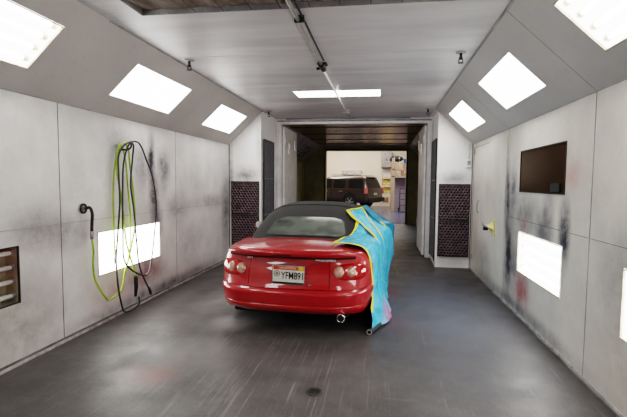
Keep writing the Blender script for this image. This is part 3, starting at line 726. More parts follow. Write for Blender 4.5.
for i, (x, z) in enumerate(((.07,.875),(.34,.875),(.07,1.375),(.34,1.375))):
    r = thing('storage_bin', ('yellow open bin on the wire shelving, %s of the %s pair' % (('left','right')[i%2], ('lower','upper')[i//2])), 'bin', (x, 25.45, z+.001), group='yellow bins on the wire shelving')
    m = MB(); m.add([(-.11,-.13,0),(.11,-.13,0),(.11,.13,0),(-.11,.13,0),(-.13,-.15,.20),(.13,-.15,.20),(.13,.15,.36),(-.13,.15,.36)],[(0,1,2,3),(0,1,5,4),(1,2,6,5),(2,3,7,6),(3,0,4,7)]); m.build('bin_body', M['yellow_bin'], r, fix=False)
    MB().box((-.05,-.155,.04),(.05,-.145,.09)).build('label_holder', M['white_metal'], r)
box_thing('brown carton on the bottom wire shelf', 0,25.32,.326, .36,25.66,.62, 'card', 'cartons on the wire shelving')
r = thing('wall_cabinet', 'grey hanging wall cabinet high on the shop wall', 'cabinet', (.2, SY1, 2.45))
MB().box((-.32,-.4,0),(.32,0,1.0)).build('carcass', M['grey_metal'], r, bevel=.01)
for s in (-1,1):
    d = MB().box((s*.16-.15,-.415,.02),(s*.16+.15,-.4,.98)).build('door', M['grey_metal'], r, bevel=.004); MB().box((s*.03-.01,-.43,.4),(s*.03+.01,-.415,.55)).build('handle', M['dark_metal'], d)

# ---------------------------------------------------------------- hoses on the left wall
def wallpts(lst, off=.07, wob=.02):
    return [(XL+off+wob*math.sin(i*1.7), y, max(z, .04)) for i, (y, z) in enumerate(lst)]
GA = [(3.72,.96),(3.715,.81),(3.735,.67),(3.77,.51),(3.82,.38),(3.88,.30),(3.96,.25),(4.04,.25),(4.11,.29),(4.18,.36),(4.25,.46),(4.33,.66),(4.41,.99),(4.43,1.33),(4.395,1.67),(4.33,1.84),(4.24,1.90),(4.175,1.82),(4.155,1.61),(4.17,1.34),(4.22,1.08),(4.29,.83),(4.36,.60),(4.42,.40)]
BBk = [(4.425,.16),(4.40,.09),(4.32,.045),(4.19,.05),(4.09,.16),(4.03,.36),(4.05,.63),(4.075,.86),(4.08,1.24),(4.09,1.55),(4.14,1.76),(4.24,1.89),(4.4,1.93),(4.54,1.88),(4.67,1.74),(4.75,1.53),(4.80,1.2),(4.79,.77),(4.73,.52),(4.61,.40),(4.48,.40),(4.30,.51),(4.17,.65),(4.12,.86),(4.16,1.28),(4.22,1.66),(4.28,1.88),(4.345,1.89),(4.37,1.73),(4.34,1.45),(4.34,1.17),(4.38,.82),(4.49,.48),(4.70,.13)]
r = thing('air_hose', 'lime green air hose looped over the left wall hook and tied to the wall outlet', 'hose', (XL, 4.2, 0))
o_ = Vector((XL,4.2,0))
MB().tube([Vector(p)-o_ for p in catmull(wallpts(GA, .085, .018), 7)], .0105, 8).build('hose_tube', M['hose_green'], r, smooth=True)
MB().tube([Vector(p)-o_ for p in ((XL+.085,4.42,.42),(XL+.09,4.43,.37),(XL+.09,4.435,.27),(XL+.085,4.425,.16))], [.014,.022,.022,.014], 10).build('coupler', M['dark_metal'], r, smooth=True)
MB().tube([Vector(p)-o_ for p in ((XL+.085,3.72,1.0),(XL+.085,3.72,.92))], .017, 10).build('hose_ferrule', M['grey_metal'], r, smooth=True)
r = thing('air_hose', 'dark grey air hose hanging in wide loops on the left wall hook', 'hose', (XL, 4.3, 0))
o_ = Vector((XL,4.3,0))
MB().tube([Vector(p)-o_ for p in catmull(wallpts(BBk, .125, .022), 7)], .0095, 8).build('hose_tube', M['hose_black'], r, smooth=True)
MB().tube([Vector(p)-o_ for p in ((XL+.115,4.66,.205),(XL+.11,4.71,.115))], .016, 10).build('hose_end', M['dark_metal'], r, smooth=True)
# green companion stripe (second strand of the twin hose)
r = thing('air_hose', 'lime green inner strand hanging straight behind the dark hose loops', 'hose', (XL, 4.2, 0))
GB = [(4.12,.66),(4.10,.9),(4.115,1.3),(4.15,1.6),(4.21,1.84),(4.27,1.87),(4.35,1.72),(4.385,1.4),(4.40,1.1),(4.40,.8),(4.37,.62)]
o_ = Vector((XL,4.2,0))
MB().tube([Vector(p)-o_ for p in catmull(wallpts(GB, .05, .008), 7)], .009, 8).build('hose_tube', M['hose_green'], r, smooth=True)
MB().tube([Vector(p)-o_ for p in ((XL+.05,4.12,.66),(XL+.05,4.125,.60))], .014, 8).build('hose_end', M['dark_metal'], r, smooth=True)
r = thing('hose_hook', 'steel hook on the left wall carrying the hose loops', 'hook', (XL, 4.27, 1.83))
MB().tube(catmull([(0,0,0),(.06,0,.0),(.13,0,.005),(.165,0,.03),(.17,0,.07)],4), .010, 8).build('hook_arm', M['dark_metal'], r, smooth=True)
MB().box((0,-.03,-.06),(.006,.03,.06)).build('back_plate', M['grey_metal'], r, bevel=.002)
r = thing('air_outlet', 'dark swivel air outlet on the left wall above the green hose', 'outlet', (XL, 3.70, 1.22))
MB().lathe([(0,.052),(.010,.052),(.015,.042),(.015,.02),(.03,.02),(.03,0)], 'x', 24).build('wall_flange', M['grey_metal'], r, smooth=True, sharp=.5)
MB().lathe([(.014,.05),(.022,.05),(.022,.034),(.014,.034)], 'x', 24, close=True).build('seal_ring', M['black'], r, smooth=True, sharp=.5)
MB().tube(catmull([(.04,0,0),(.085,0,.01),(.10,.012,-.05),(.09,.018,-.14),(.085,.02,-.22)],4), .015, 10).build('elbow', M['dark_metal'], r, smooth=True)

# ---------------------------------------------------------------- red convertible
car = thing('car', 'red two-seat convertible with black soft top, half wrapped in blue film', 'car', (-.91, 3.93, 0), math.radians(-2.3))
LEN, LR, NR, LF, NF = 3.93, .90, 4.0, 1.45, 2.6
def Wd(y): return .826 + .018*math.exp(-((y-.95)/.42)**2) + .02*math.exp(-((y-3.0)/.5)**2) - .012*math.exp(-((y-1.9)/.5)**2)
WF = [(0,.93),(.05,.955),(.2,.985),(.33,1.0),(.37,1.003),(.41,.988),(.5,.988),(.7,.985),(.84,.965),(.92,.945),(.97,.915),(1,.88)]
RI = [(0,.12),(.05,.045),(.12,.018),(.2,.008),(.33,.0),(.37,.002),(.395,.016),(.42,.036),(.5,.056),(.7,.082),(.86,.122),(.93,.12),(.97,.085),(1,.045)]
ZS = [(0,.795),(.3,.805),(.9,.825),(1.5,.80),(2.2,.80),(3.1,.775),(3.5,.71),(3.75,.62),(3.93,.54)]
ZB = [(0,.205),(.6,.20),(.9,.19),(3.0,.18),(3.93,.17)]
def sup(a, n): return 1-(1-min(1,abs(a))**n)**(1/n)
def supinv(d, n): return (1-(1-min(1,max(0,d)))**n)**(1/n)
def rear_pt(a, h, off=0):
    w = .826*interp(WF,h)
    wt = 1-.75*sstep(.7,1,abs(a))
    y = interp(RI,h)*wt + LR*sup(a,NR)
    w2 = Wd(y)*interp(WF,h)
    z = interp(ZB,y)+h*(interp(ZS,y)-interp(ZB,y))
    return Vector((a*w2, y-off, z))
def side_pt(s, y, h):
    if y < LR: a = supinv(y/LR, NR)
    elif y > LEN-LF: a = supinv((LEN-y)/LF, NF)
    else: a = 1
    return Vector((s*a*Wd(y)*interp(WF,h), y, interp(ZB,y)+h*(interp(ZS,y)-interp(ZB,y))))
def front_pt(a, h):
    y = LEN - interp([(0,.10),(.2,.0),(.5,.02),(1,.12)],h)*(1-.7*sstep(.6,1,abs(a))) - LF*sup(a,NF)
    return Vector((a*Wd(y)*interp(WF,h), y, interp(ZB,y)+h*(interp(ZS,y)-interp(ZB,y))))
AH = [.13,.26,.38,.47,.505,.53,.60,.67,.74,.80,.85,.89,.92,.945]
A = [-a for a in reversed(AH)]+[0]+AH
amax = AH[-1]; yc0 = LR*sup(amax,NR); yc1 = LEN-LF*sup(amax,NF)
YS = [y for y in [.44,.52,.57,.63,.70,.77,.84,.91,.98,1.05,1.12,1.18,1.23,1.28,1.4,1.55,1.7,1.85,2.0,2.15,2.3,2.42,2.55,2.68,2.77,2.83,2.89,2.96,3.03,3.10,3.17,3.24,3.31,3.38,3.44] if yc0+.02 < y < yc1-.02]
HS = [0,.025,.05,.12,.2,.27,.33,.37,.395,.42,.46,.5,.56,.62,.7,.78,.84,.89,.93,.97,1.0]
ring = [('r',a) for a in A] + [('s',1,y) for y in YS] + [('f',a) for a in reversed(A)] + [('s',-1,y) for y in reversed(YS)]
NRG = len(ring)
def ringpt(k, h):
    q = ring[k % NRG]
    return rear_pt(q[1],h) if q[0]=='r' else front_pt(q[1],h) if q[0]=='f' else side_pt(q[1],q[2],h)
V, Fc = [], []
for h in HS:
    for k in range(NRG): V.append(ringpt(k,h))
WY = (.90, 3.165); WR = .335; WZc = .30
def fclass(p, k, j):
    q = ring[k]; h = (HS[j]+HS[j+1])/2
    if q[0]=='r' and ring[(k+1)%NRG][0]=='r':
        am = (q[1]+ring[(k+1)%NRG][1])/2
        if h > .42 and abs(am) < .505: return 'trunk_lid'
    if h < .42 and p.y < .57: return 'rear_bumper'
    if h < .42 and p.y > 3.5: return 'front_bumper'
    if q[0]=='s' and 1.28 < p.y < 2.42 and h > .05: return 'door_r' if q[1] > 0 else 'door_l'
    return 'body_panel'
for j in range(len(HS)-1):
    for k in range(NRG):
        f = (j*NRG+k, j*NRG+(k+1)%NRG, (j+1)*NRG+(k+1)%NRG, (j+1)*NRG+k)
        cen = sum((V[i] for i in f), Vector())/4
        if abs(cen.x) > .6 and any((cen.y-wy)**2+(cen.z-WZc)**2 < WR**2 for wy in WY): continue
        Fc.append((f, fclass(cen, k, j)))
# snap wheel-arch rims to a true circle
used = set(i for f,_ in Fc for i in f)
cnt = {}
for f,_ in Fc:
    for a,b in zip(f, f[1:]+f[:1]): cnt[tuple(sorted((a,b)))] = cnt.get(tuple(sorted((a,b))),0)+1
for (a,b),c_ in cnt.items():
    if c_ == 1:
        for i in (a,b):
            v = V[i]
            for wy in WY:
                d = Vector((0, v.y-wy, v.z-WZc))
                if abs(v.x) > .6 and .2 < d.length < WR+.09 and v.z > .215: dn = d.normalized()*WR; V[i] = Vector((v.x, wy+dn.y, WZc+dn.z))
# top deck patch
rowsY = [None]+YS+[None]; NA = len(A); top = []
for j in range(len(rowsY)):
    row = []
    for i, a in enumerate(A):
        if j == 0: row.append((len(HS)-1)*NRG + i); continue
        if j == len(rowsY)-1: row.append((len(HS)-1)*NRG + len(A)+len(YS)+(len(A)-1-i)); continue
        if i == NA-1: row.append((len(HS)-1)*NRG + len(A)+j-1); continue
        if i == 0: row.append((len(HS)-1)*NRG + 2*len(A)+len(YS)+(len(YS)-j)); continue
        yj = YS[j-1]; t_ = (yj-yc0)/(yc1-yc0); r0, r1 = rear_pt(a,1), front_pt(a,1)
        y = r0.y+(r1.y-r0.y)*t_
        x = (a/amax)*side_pt(1,yj,1).x
        zs = interp(ZS, y*.5+yj*.5); cr = interp([(0,.028),(.5,.040),(1.2,.03),(2.2,.04),(3,.075),(3.6,.05)], y)*(1-(a/amax)**2)
        V.append(Vector((x,y,zs+cr*min(1,(y-r0.y)/.10)))); row.append(len(V)-1)
    top.append(row)
for j in range(len(top)-1):
    for i in range(NA-1):
        f = (top[j][i], top[j][i+1], top[j+1][i+1], top[j+1][i]); cen = sum((V[q] for q in f), Vector())/4
        am = (A[i]+A[i+1])/2
        cl = 'body_panel'
        if abs(am) < .505 and cen.y < .84: cl = 'trunk_lid'
        elif abs(am) < .80 and 2.58 < cen.y < 3.6: cl = 'hood'
        Fc.append((f, cl))
def panel(tagname, name, mat, gap=.003):
    fs = [f for f,c_ in Fc if c_ == tagname]; ids = sorted(set(i for f in fs for i in f)); mp = {i:n for n,i in enumerate(ids)}
    me = bpy.data.meshes.new(name); me.from_pydata([tuple(V[i]) for i in ids], [], [[mp[i] for i in f] for f in fs]); me.materials.append(mat)
    bm = bmesh.new(); bm.from_mesh(me); bmesh.ops.recalc_face_normals(bm, faces=bm.faces)
    mv = {}
    for v in bm.verts:
        if v.is_boundary:
            d = sum((f.calc_center_median()-v.co for f in v.link_faces), Vector()); mv[v] = d.normalized()*gap if d.length > 1e-6 else Vector()
    for v, d in mv.items(): v.co += d
    # return lip so the panel has thickness
    be = [e for e in bm.edges if e.is_boundary]; bm.normal_update()
    nrm = {v: v.normal.copy() for v in bm.verts}
    cen = Vector((0,1.9,.5)); sg = {}
    r_ = bmesh.ops.extrude_edge_only(bm, edges=be); nv = [g for g in r_['geom'] if isinstance(g, bmesh.types.BMVert)]
    for v in nv:
        src = min(mv, key=lambda q: (q.co-v.co).length_squared); n_ = nrm[src]
        c0 = Vector((0, max(.6,min(3.3,v.co.y)), .5)); 
        if n_.dot(v.co-c0) < 0: n_ = -n_
        v.co -= n_*.014
    bmesh.ops.recalc_face_normals(bm, faces=bm.faces)
    # make sure normals face out
    tot = sum(f.normal.dot(f.calc_center_median()-Vector((0,max(.6,min(3.3,f.calc_center_median().y)),.5))) for f in bm.faces)
    if tot < 0: bmesh.ops.reverse_faces(bm, faces=bm.faces)
    bm.to_mesh(me); bm.free()
    for p in me.polygons: p.use_smooth = True
    me.set_sharp_from_angle(angle=1.0)
    o = bpy.data.objects.new(name, me); C.objects.link(o); o.parent = car; return o
body = panel('body_panel', 'body_panel', M['red']); trunk = panel('trunk_lid', 'trunk_lid', M['red']); rb = panel('rear_bumper', 'rear_bumper', M['red']); panel('front_bumper', 'front_bumper', M['red']); panel('hood', 'hood', M['red'])
dl = panel('door_l', 'door', M['red']); dr = panel('door_r', 'door', M['red'])
for d, s in ((dl,-1),(dr,1)): m = MB(); m.box((s*.815-.012,1.45,.68),(s*.815+.012,1.6,.715)); m.build('door_handle', M['red'], d, bevel=.006)
# dark inner core / underbody
m = MB(); R = []
for h in (0,.04,.3,.6,.9,.97):
    row = []
    for k in range(NRG):
        p = ringpt(k,h); c0 = Vector((0, max(.5,min(3.4,p.y)), p.z)); d = (p-c0); p = p-d.normalized()*.03
        for wy in WY:
            if abs(p.y-wy) < WR+.06 and abs(p.x) > .56: p.x = math.copysign(.56, p.x)
        row.append(Vector((p.x,p.y,p.z+(.0 if h > .02 else .01))))
    R.append(row+[row[0]])
m.grid(R); m.quad(*R[0][:-1]); m.quad(*[Vector((p.x,p.y,p.z-.01)) for p in R[-1][:-1]]); m.build('underbody', M['under'], car, fix=False)
m = MB(); m.box((-.60,.16,.165),(.60,.5,.24)); m.build('rear_valance', M['under'], car, bevel=.02)
# bumper lower lip
P = []
for a in [x/20 for x in range(-19,20)]:
    P.append([rear_pt(a,.0,.004)+Vector((0,-.02,-.004)), rear_pt(a,.04,.014), rear_pt(a,.13,.012), rear_pt(a,.15,.0)])
MB().grid(P).build('lower_lip', M['red'], rb, smooth=True, fix=False)
# boot spoiler
P = []
for i in range(41):
    a = -.88+1.76*i/40; x = a*.745; e = sstep(1,.80,abs(a)/.88)
    b0 = rear_pt(a,1.0); yb = b0.y+.004
    lift = .030*e+.006
    P.append([(x,yb+.004,.766),(x,yb-.050,.781+.004*e),(x,yb-.056,.792+lift*.6),(x,yb-.036,.803+lift),(x,yb+.03,.805+lift+.004),(x,yb+.11,.81+lift*.55),(x,yb+.17,.80+.028*(1-(a/.945)**2)-.002)])
MB().grid(P).build('spoiler', M['red'], trunk, smooth=True, fix=False)
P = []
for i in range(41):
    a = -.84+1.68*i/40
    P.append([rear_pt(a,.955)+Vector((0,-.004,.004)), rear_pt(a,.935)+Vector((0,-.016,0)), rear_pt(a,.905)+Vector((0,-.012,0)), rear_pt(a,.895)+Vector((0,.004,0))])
MB().grid(P).build('spoiler_shadow', plain('lip_shadow_red', (.05,.003,.005), .6), trunk, smooth=True, fix=False)  # dark strip painting the shade under the spoiler lip
yb = rear_pt(0,1).y-.056
m = MB(); m.box((-.13,yb-.002,.781),(.05,yb+.02,.797)); m.build('brake_light', plain('dark_brake_lens', (.10,.004,.006), .15, coat=1), trunk, bevel=.003)
# lamps
def rear_at(x, z, off=0):
    h = .5; a = x/.826
    for _ in range(8):
        y = LR*sup(a,NR); h = (z-interp(ZB,y))/(interp(ZS,y)-interp(ZB,y)); a = max(-.97,min(.97, x/(Wd(y)*interp(WF,h))))
    p = rear_pt(a,h); n = Vector((-.0,-1,.12))
    e = .01; p1 = rear_pt(min(.985,a+e),h); p2 = rear_pt(a,min(1,h+e)); n = (p1-p).cross(p2-p).normalized()
    if n.y > 0: n = -n
    return p + n*off
def disc(cx, cz, rx, rz, off, dome, name, mat, par, power=2.0, seg=32, rings=6, skew=0, ring_r=None):
    m = MB(); P = []
    for i in range(rings+1):
        t_ = i/rings; row = []
        for k in range(seg):
            an = 2*PI*k/seg; c_, s_ = math.cos(an), math.sin(an)
            ex = math.copysign(abs(c_)**(2/power), c_); ez = math.copysign(abs(s_)**(2/power), s_)
            x = cx+rx*t_*ex; z = cz+rz*t_*ez*(1-skew*ex)
            row.append(rear_at(x, z, off+dome*(1-t_**2.5) if i < rings else off-.012))
        P.append(row+[row[0]])
    return m.grid(P).build(name, mat, par, smooth=True)
for s in (-1,1):
    lamp = disc(s*.612, .620, .172, .084, .006, .014, 'tail_light', M['lamp_red'], car, 2.5, skew=-s*.08)
    for cx in (.500, .612):
        disc(s*cx, .621, .050, .056, .018, .012, 'lamp_lens', M['lamp_clear'], lamp, 2.0, 24, 4)
# plate
pm = rear_at(0, .593, .02); tilt = math.radians(6)
pl = MB(); 
pm_mat = Matrix.Translation((.01, pm.y-.008, .590)) @ Matrix.Rotation(PI/2-tilt*.6, 4, 'X') @ Matrix.Rotation(math.radians(-.8), 4, 'Z')
fr = MB(); W2, H2 = .166, .092
fr.box((-W2,-H2,-.004),(W2,-H2+.022,.006)); fr.box((-W2,H2-.008,-.004),(W2,H2,.006)); fr.box((-W2,-H2+.022,-.004),(-W2+.008,H2-.008,.006)); fr.box((W2-.008,-H2+.022,-.004),(W2,H2-.008,.006))
fr.box((-W2,-H2,-.016),(W2,H2,-.004))
pl = fr.build('license_plate', M['chrome'], car); pl.matrix_local = pm_mat
MB().box((-.158,-.07,-.003),(.158,.084,.002)).build('plate_sheet', M['plate_white'], pl)
MB().box((-.156,.046,.002),(.156,.082,.003)).build('plate_band', M['plate_red'], pl)
MB().box((.098,.044,.003),(.150,.081,.004)).build('plate_sticker', M['plate_yellow'], pl)
MB().box((-.150,.048,.003),(-.112,.080,.004)).build('plate_sticker', plain('red_sticker', (.55,.03,.02), .4), pl)
MB().box((-.152,-.088,.006),(.152,-.074,.0075)).build('frame_strip', M['plate_ink'], pl)
text_mesh('YFM891', 'plate_number', .098, M['plate_ink'], pl, Matrix.Translation((.035,-.012,.0035)), .0006, .222, .0012)
text_mesh('OKLAHOMA', 'plate_state', .028, M['plate_white'], pl, Matrix.Translation((-.008,.064,.004)), .0004, .165)
m = MB(); m.lathe([(.002,.032),(.0035,.032),(.0035,.023),(.002,.023)], 'z', 24, (-.118,.008,0), close=True); m.lathe([(.002,.016),(.0035,.016),(.0035,0)], 'z', 16, (-.118,.008,0)); m.build('plate_seal', M['plate_seal'], pl)
# badges
def badge(txt, x, z, size, width):
    p = rear_at(x, z, .006)
    mt = Matrix.Translation(p) @ Matrix.Rotation(PI/2+.05, 4, 'X')
    return text_mesh(txt, 'badge', size, M['badge'], trunk, mt, .002, width, .0006)
b1 = badge('MX-5', -.415, .727, .026, .055); b2 = badge('MAZDASPEED', .365, .727, .028, .205)
# lock and shadow recess edge
m = MB(); p = rear_at(.225,.50,.004); m.lathe([(0,.014),(.008,.014),(.008,0)], 'y', 14, (p.x,p.y-.008,p.z)); m.build('trunk_lock', M['chrome'], trunk, smooth=True, sharp=.5)
# exhaust
ex = MB(); ex.lathe([(.30,.03),(.06,.038),(.0,.042),(-.005,.038),(.0,.034),(.12,.032)], 'y', 22, (.53,.06,.185)); ex.build('exhaust_tip', M['chrome'], car, smooth=True)
MB().lathe([(.05,.033),(.05,0)], 'y', 16, (.53,.06,.185)).build('exhaust_bore', M['black'], car)
m = MB(); m.tube([(-.45,.42,.215),(.45,.42,.215)], .085, 14); m.build('muffler', M['dark_metal'], car, smooth=True)
# wheels
for s in (-1,1):
    for wy in WY:
        xo = .812 if wy < 2 else .80; w = MB()
        w.lathe([(s*(xo-.20),.20),(s*(xo-.205),.27),(s*(xo-.18),.298),(s*(xo-.03),.298),(s*(xo-.002),.275),(s*xo,.235),(s*(xo-.012),.205)], 'x', 36, (0,wy,.298))
        w = w.build('wheel', M['rubber'], car, smooth=True, sharp=.8)
        m = MB(); m.lathe([(s*(xo-.01),.208),(s*(xo-.012),.19),(s*(xo-.06),.185),(s*(xo-.16),.18)], 'x', 32, (0,wy,.298)); m.lathe([(s*(xo-.02),0),(s*(xo-.02),.045),(s*(xo-.05),.06)], 'x', 16, (0,wy,.298))
        for k in range(5):
            an = 2*PI*k/5; ca, sa = math.cos(an), math.sin(an); q = lambda rr, t, dx=0: (s*(xo-.022-dx), wy+rr*ca-t*sa, .298+rr*sa+t*ca)
            m.quad(q(.03,-.03), q(.195,-.022), q(.195,.022), q(.03,.03)); m.quad(q(.03,-.03), q(.195,-.022), q(.195,-.022,.04), q(.03,-.03,.04)); m.quad(q(.03,.03), q(.195,.022), q(.195,.022,.04), q(.03,.03,.04))
        m.build('alloy_rim', M['rim'], w, fix=False)
        m = MB(); m.lathe([(s*(xo-.11),.02),(s*(xo-.11),.14)], 'x', 24, (0,wy,.298)); m.build('brake_disc', M['dark_metal'], w)
# soft top
ZT = [(.74,.842),(.80,.862),(.88,.905),(.98,.965),(1.09,1.03),(1.2,1.088),(1.32,1.14),(1.45,1.185),(1.52,1.208),(1.62,1.226),(1.8,1.234),(2.0,1.228),(2.2,1.205),(2.36,1.17)]
HWT = [(.74,.54),(.78,.61),(.85,.655),(.95,.68),(1.3,.695),(1.8,.69),(2.1,.67),(2.36,.62)]
def st_pt(y, th, off=0):
    zt = interp(ZT,y)+off; hw = interp(HWT,y)+off; zb = .815; n = 3.3; c_, s_ = math.cos(th), math.sin(th)
    return Vector((math.copysign(abs(c_)**(2/n),c_)*hw, y, zb+(zt-zb)*abs(s_)**(2/n)))
def st_z(x, y, off=0):
    zt = interp(ZT,y); hw = interp(HWT,y); return .815+(zt-.815)*(max(0,1-abs(x/hw)**3.3))**(1/3.3)
ysl = [.74,.77,.80,.83,.87,.91,.95,1,1.05,1.1,1.15,1.2,1.25,1.3,1.35,1.4,1.45,1.5,1.56,1.62,1.7,1.8,1.9,2.0,2.1,2.2,2.3,2.36]
soft = MB(); P = [[st_pt(y, PI*k/48) for k in range(49)] for y in ysl]; soft.grid(P); soft.quad(*P[-1]); soft = soft.build('soft_top', M['canvas'], car, smooth=True, sharp=1.0)
# roof bow welt
m = MB(); m.tube([st_pt(1.50, PI*k/40, .002) for k in range(3,38)], .006, 6); m.tube([st_pt(1.92, PI*k/40, .001) for k in range(5,36)], .004, 6); m.build('seam_welt', M['canvas'], soft, smooth=True)
# rear screen on the sloped part
def screen(x0b, x0t, yb0, yb1, grow, off, rr=.28):
    P = []
    NV, NU = 12, 28
    for j in range(NV+1):
        v = j/NV; vy = yb0+(yb1-yb0)*v; cor = max(0, (abs(2*v-1)-1+2*rr)/(2*rr)); inset = .10*(1-math.sqrt(max(0,1-cor**2)))
        hw = x0b+(x0t-x0b)*v-inset+grow; row = []
        for i in range(NU+1):
            x = hw*(2*i/NU-1); e = .02; 
            yy = vy - .035*(x/.5)**2*(1-v)*-1 if False else vy
            z = st_z(x,yy); nz = Vector((st_z(x-e,yy)-st_z(x+e,yy), st_z(x,yy-e)-st_z(x,yy+e), 2*e)).normalized()
            row.append(Vector((x,yy,z))+nz*off)
        P.append(row)
    return MB().grid(P)
screen(.485,.41,.815,1.165,.012,.004).build('screen_surround', M['black'], soft, smooth=True, fix=False)
gl = screen(.475,.395,.825,1.155,0,.008).build('rear_window', M['rear_glass'], soft, smooth=True, fix=False)
# side glass
for s in (-1,1):
    P = []
    for j in range(5):
        v = j/4; z = .855+.22*v; row = []
        for i in range(11):
            y = 1.42+.10*v+(.88-.28*v)*i/10; zt = interp(ZT,y); hw = interp(HWT,y); q = max(0,1-((z-.815)/(zt-.815))**3.3)**(1/3.3)*hw
            row.append((s*(q+.006), y, z))
        P.append(row)
    MB().grid(P).build('side_window', M['car_glass'], car, smooth=True, fix=False)
    # mirrors
    mm = MB(); P = []
    for i in range(9):
        t_ = i/8; rr = math.sin(PI*min(.5,t_*.62)+.0)**.6 if i else .35
        mx_, mz_ = (.95, .86) if s < 0 else (.86, .88)
        P.append([(s*(mx_+.075*math.copysign(abs(math.cos(a_))**.75,math.cos(a_))*(.55+.45*(1-t_**2)**.5 if t_ < 1 else .55)), 2.02+.11*t_, mz_+.055*math.copysign(abs(math.sin(a_))**.75,math.sin(a_))*(.45+.55*max(0,1-t_**2)**.5)) for a_ in [2*PI*k/16 for k in range(17)]])
    mm.grid(P); mm.quad(*P[-1][:-1]); mi = mm.build('side_mirror', M['red'], car, smooth=True)
    MB().add([P[0][k] for k in range(16)], [tuple(range(16))]).build('mirror_glass', M['chrome'], mi, fix=False)
    MB().tube([(s*.74,2.10,.82),(s*.84,2.08,.88)], .03, 8).build('mirror_arm', M['red'], mi, smooth=True)
# windscreen
P = [[(x*(.60-.0*v), 2.36+.42*v+.06*(1-(x)**2), 1.145-.315*v) for x in [k/8 for k in range(-8,9)]] for v in [0,.25,.5,.75,1]]
P = [[(p[0]*(1+.08*j), p[1], p[2]) for p in row] for j, row in enumerate([[q for q in r_] for r_ in P])]
MB().grid(P).build('windshield', M['car_glass'], car, smooth=True, fix=False)
m = MB(); m.tube([P[4][0],P[2][0],P[0][0]], .022, 8); m.tube([P[4][-1],P[2][-1],P[0][-1]], .022, 8); m.tube(P[0], .016, 8); m.build('windshield_frame', M['black'], car, smooth=True)
# front lamps and mouth
for s in (-1,1):
    m = MB(); P = []
    for i in range(6):
        row = []
        for k in range(21):
            a_ = 2*PI*k/20; x = s*.56+.13*i/5*math.cos(a_); y = 3.50+.11*i/5*math.sin(a_)*1.0
            zz = interp(ZS,y)+.028; row.append((x,y,zz+.012*(1-(i/5)**2)))
        P.append(row)
    m.grid(P).build('headlight', M['lamp_clear'], car, smooth=True)
P = [[front_pt(a,h)+Vector((0,.008,0)) for a in [k/12*.45 for k in range(-12,13)]] for h in (.22,.3,.38,.44)]
MB().grid(P).build('front_grille', M['black'], car, smooth=True, fix=False)

# ---------------------------------------------------------------- blue masking film over the right rear of the car
film = thing('masking_film', 'blue plastic masking film with yellow tape edges draped over the right of the red car', 'masking film', (-.91, 3.93, 0), math.radians(-2.3))
ST = [
 [(.400,.405,.850),(.530,.405,.850),(.680,.365,.835),(.757,.385,.745),(.790,.42,.54),(.792,.42,.33),(.80,.33,.175),(.812,.225,.04)],
 [(.420,.52,.862),(.54,.55,.865),(.69,.56,.853),(.80,.58,.765),(.826,.60,.55),(.835,.60,.33),(.885,.55,.17),(.95,.55,.015)],
 [(.45,.70,.868),(.56,.72,.868),(.70,.76,.86),(.825,.80,.775),(.85,.85,.55),(.865,.85,.33),(.925,.80,.15),(1.0,.85,.008)],
 [(.535,.90,.885),(.60,.95,.895),(.715,1.0,.86),(.835,1.05,.775),(.86,1.1,.55),(.875,1.1,.33),(.905,1.1,.15),(.925,1.1,.008)],
 [(.555,1.14,.985),(.63,1.18,.93),(.72,1.25,.87),(.835,1.35,.78),(.86,1.4,.55),(.87,1.4,.33),(.885,1.4,.16),(.91,1.4,.012)],
 [(.520,1.32,1.085),(.62,1.40,1.0),(.73,1.5,.88),(.85,1.6,.80),(.885,1.65,.58),(.885,1.7,.35),(.885,1.7,.16),(.90,1.7,.015)],
 [(.545,1.58,1.150),(.645,1.62,1.05),(.76,1.72,.93),(.91,1.82,.86),(.93,1.86,.66),(.91,1.9,.40),(.89,1.9,.18),(.90,1.9,.02)],
 [(.575,1.80,1.155),(.665,1.84,1.06),(.81,1.92,.985),(.95,1.99,.865),(.965,2.0,.70),(.955,2.02,.46),(.90,2.05,.2),(.90,2.05,.03)],
 [(.590,2.05,1.125),(.68,2.08,1.05),(.83,2.12,.995),(.955,2.14,.87),(.97,2.15,.71),(.96,2.18,.47),(.90,2.2,.22),(.89,2.2,.03)],
 [(.60,2.26,1.08),(.69,2.27,1.01),(.82,2.28,.95),(.95,2.29,.88),(.965,2.29,.70),(.92,2.29,.45),(.88,2.3,.22),(.88,2.3,.03)]]
def smooth_grid(S, su, sv):
    rows = [catmull(r_, sv) for r_ in S]; cols = list(zip(*rows)); cols = [catmull(c_, su) for c_ in cols]; return [list(r_) for r_ in zip(*cols)]
from mathutils import noise as mn
FG = smooth_grid(ST, 6, 7)
nU, nV = len(FG), len(FG[0])
def nrm_at(i, j):
    du = FG[min(i+1,nU-1)][j]-FG[max(i-1,0)][j]; dv = FG[i][min(j+1,nV-1)]-FG[i][max(j-1,0)]
    n = du.cross(dv); n = n.normalized() if n.length > 1e-9 else Vector((1,0,0))
    return n if n.x+n.z*.5 > 0 else -n
NG = [[nrm_at(i,j) for j in range(nV)] for i in range(nU)]
for i in range(nU):
    for j in range(nV):
        p = FG[i][j]; v = j/(nV-1); loose = .35+1.0*sstep(.3,1,v)
        w_ = mn.noise(Vector((p.x*3,p.y*5.5,p.z*2.4)))*.022 + abs(mn.noise(Vector((p.x*5,p.y*11,p.z*3.5+3))))*.022
        w_ += .010*math.sin(p.y*26+p.z*5+2*mn.noise(p*4))*sstep(.4,1,v)
        FG[i][j] = p + NG[i][j]*(w_*loose+.010) ; 
        if abs(FG[i][j].x) < interp(HWT,FG[i][j].y): FG[i][j].z = max(FG[i][j].z, st_z(FG[i][j].x,FG[i][j].y)+.014)
        if FG[i][j].z < .006: FG[i][j].z = .006
m = MB(); m.grid(FG); fm = m.build('film_sheet', M['film'], film, smooth=True, fix=False)
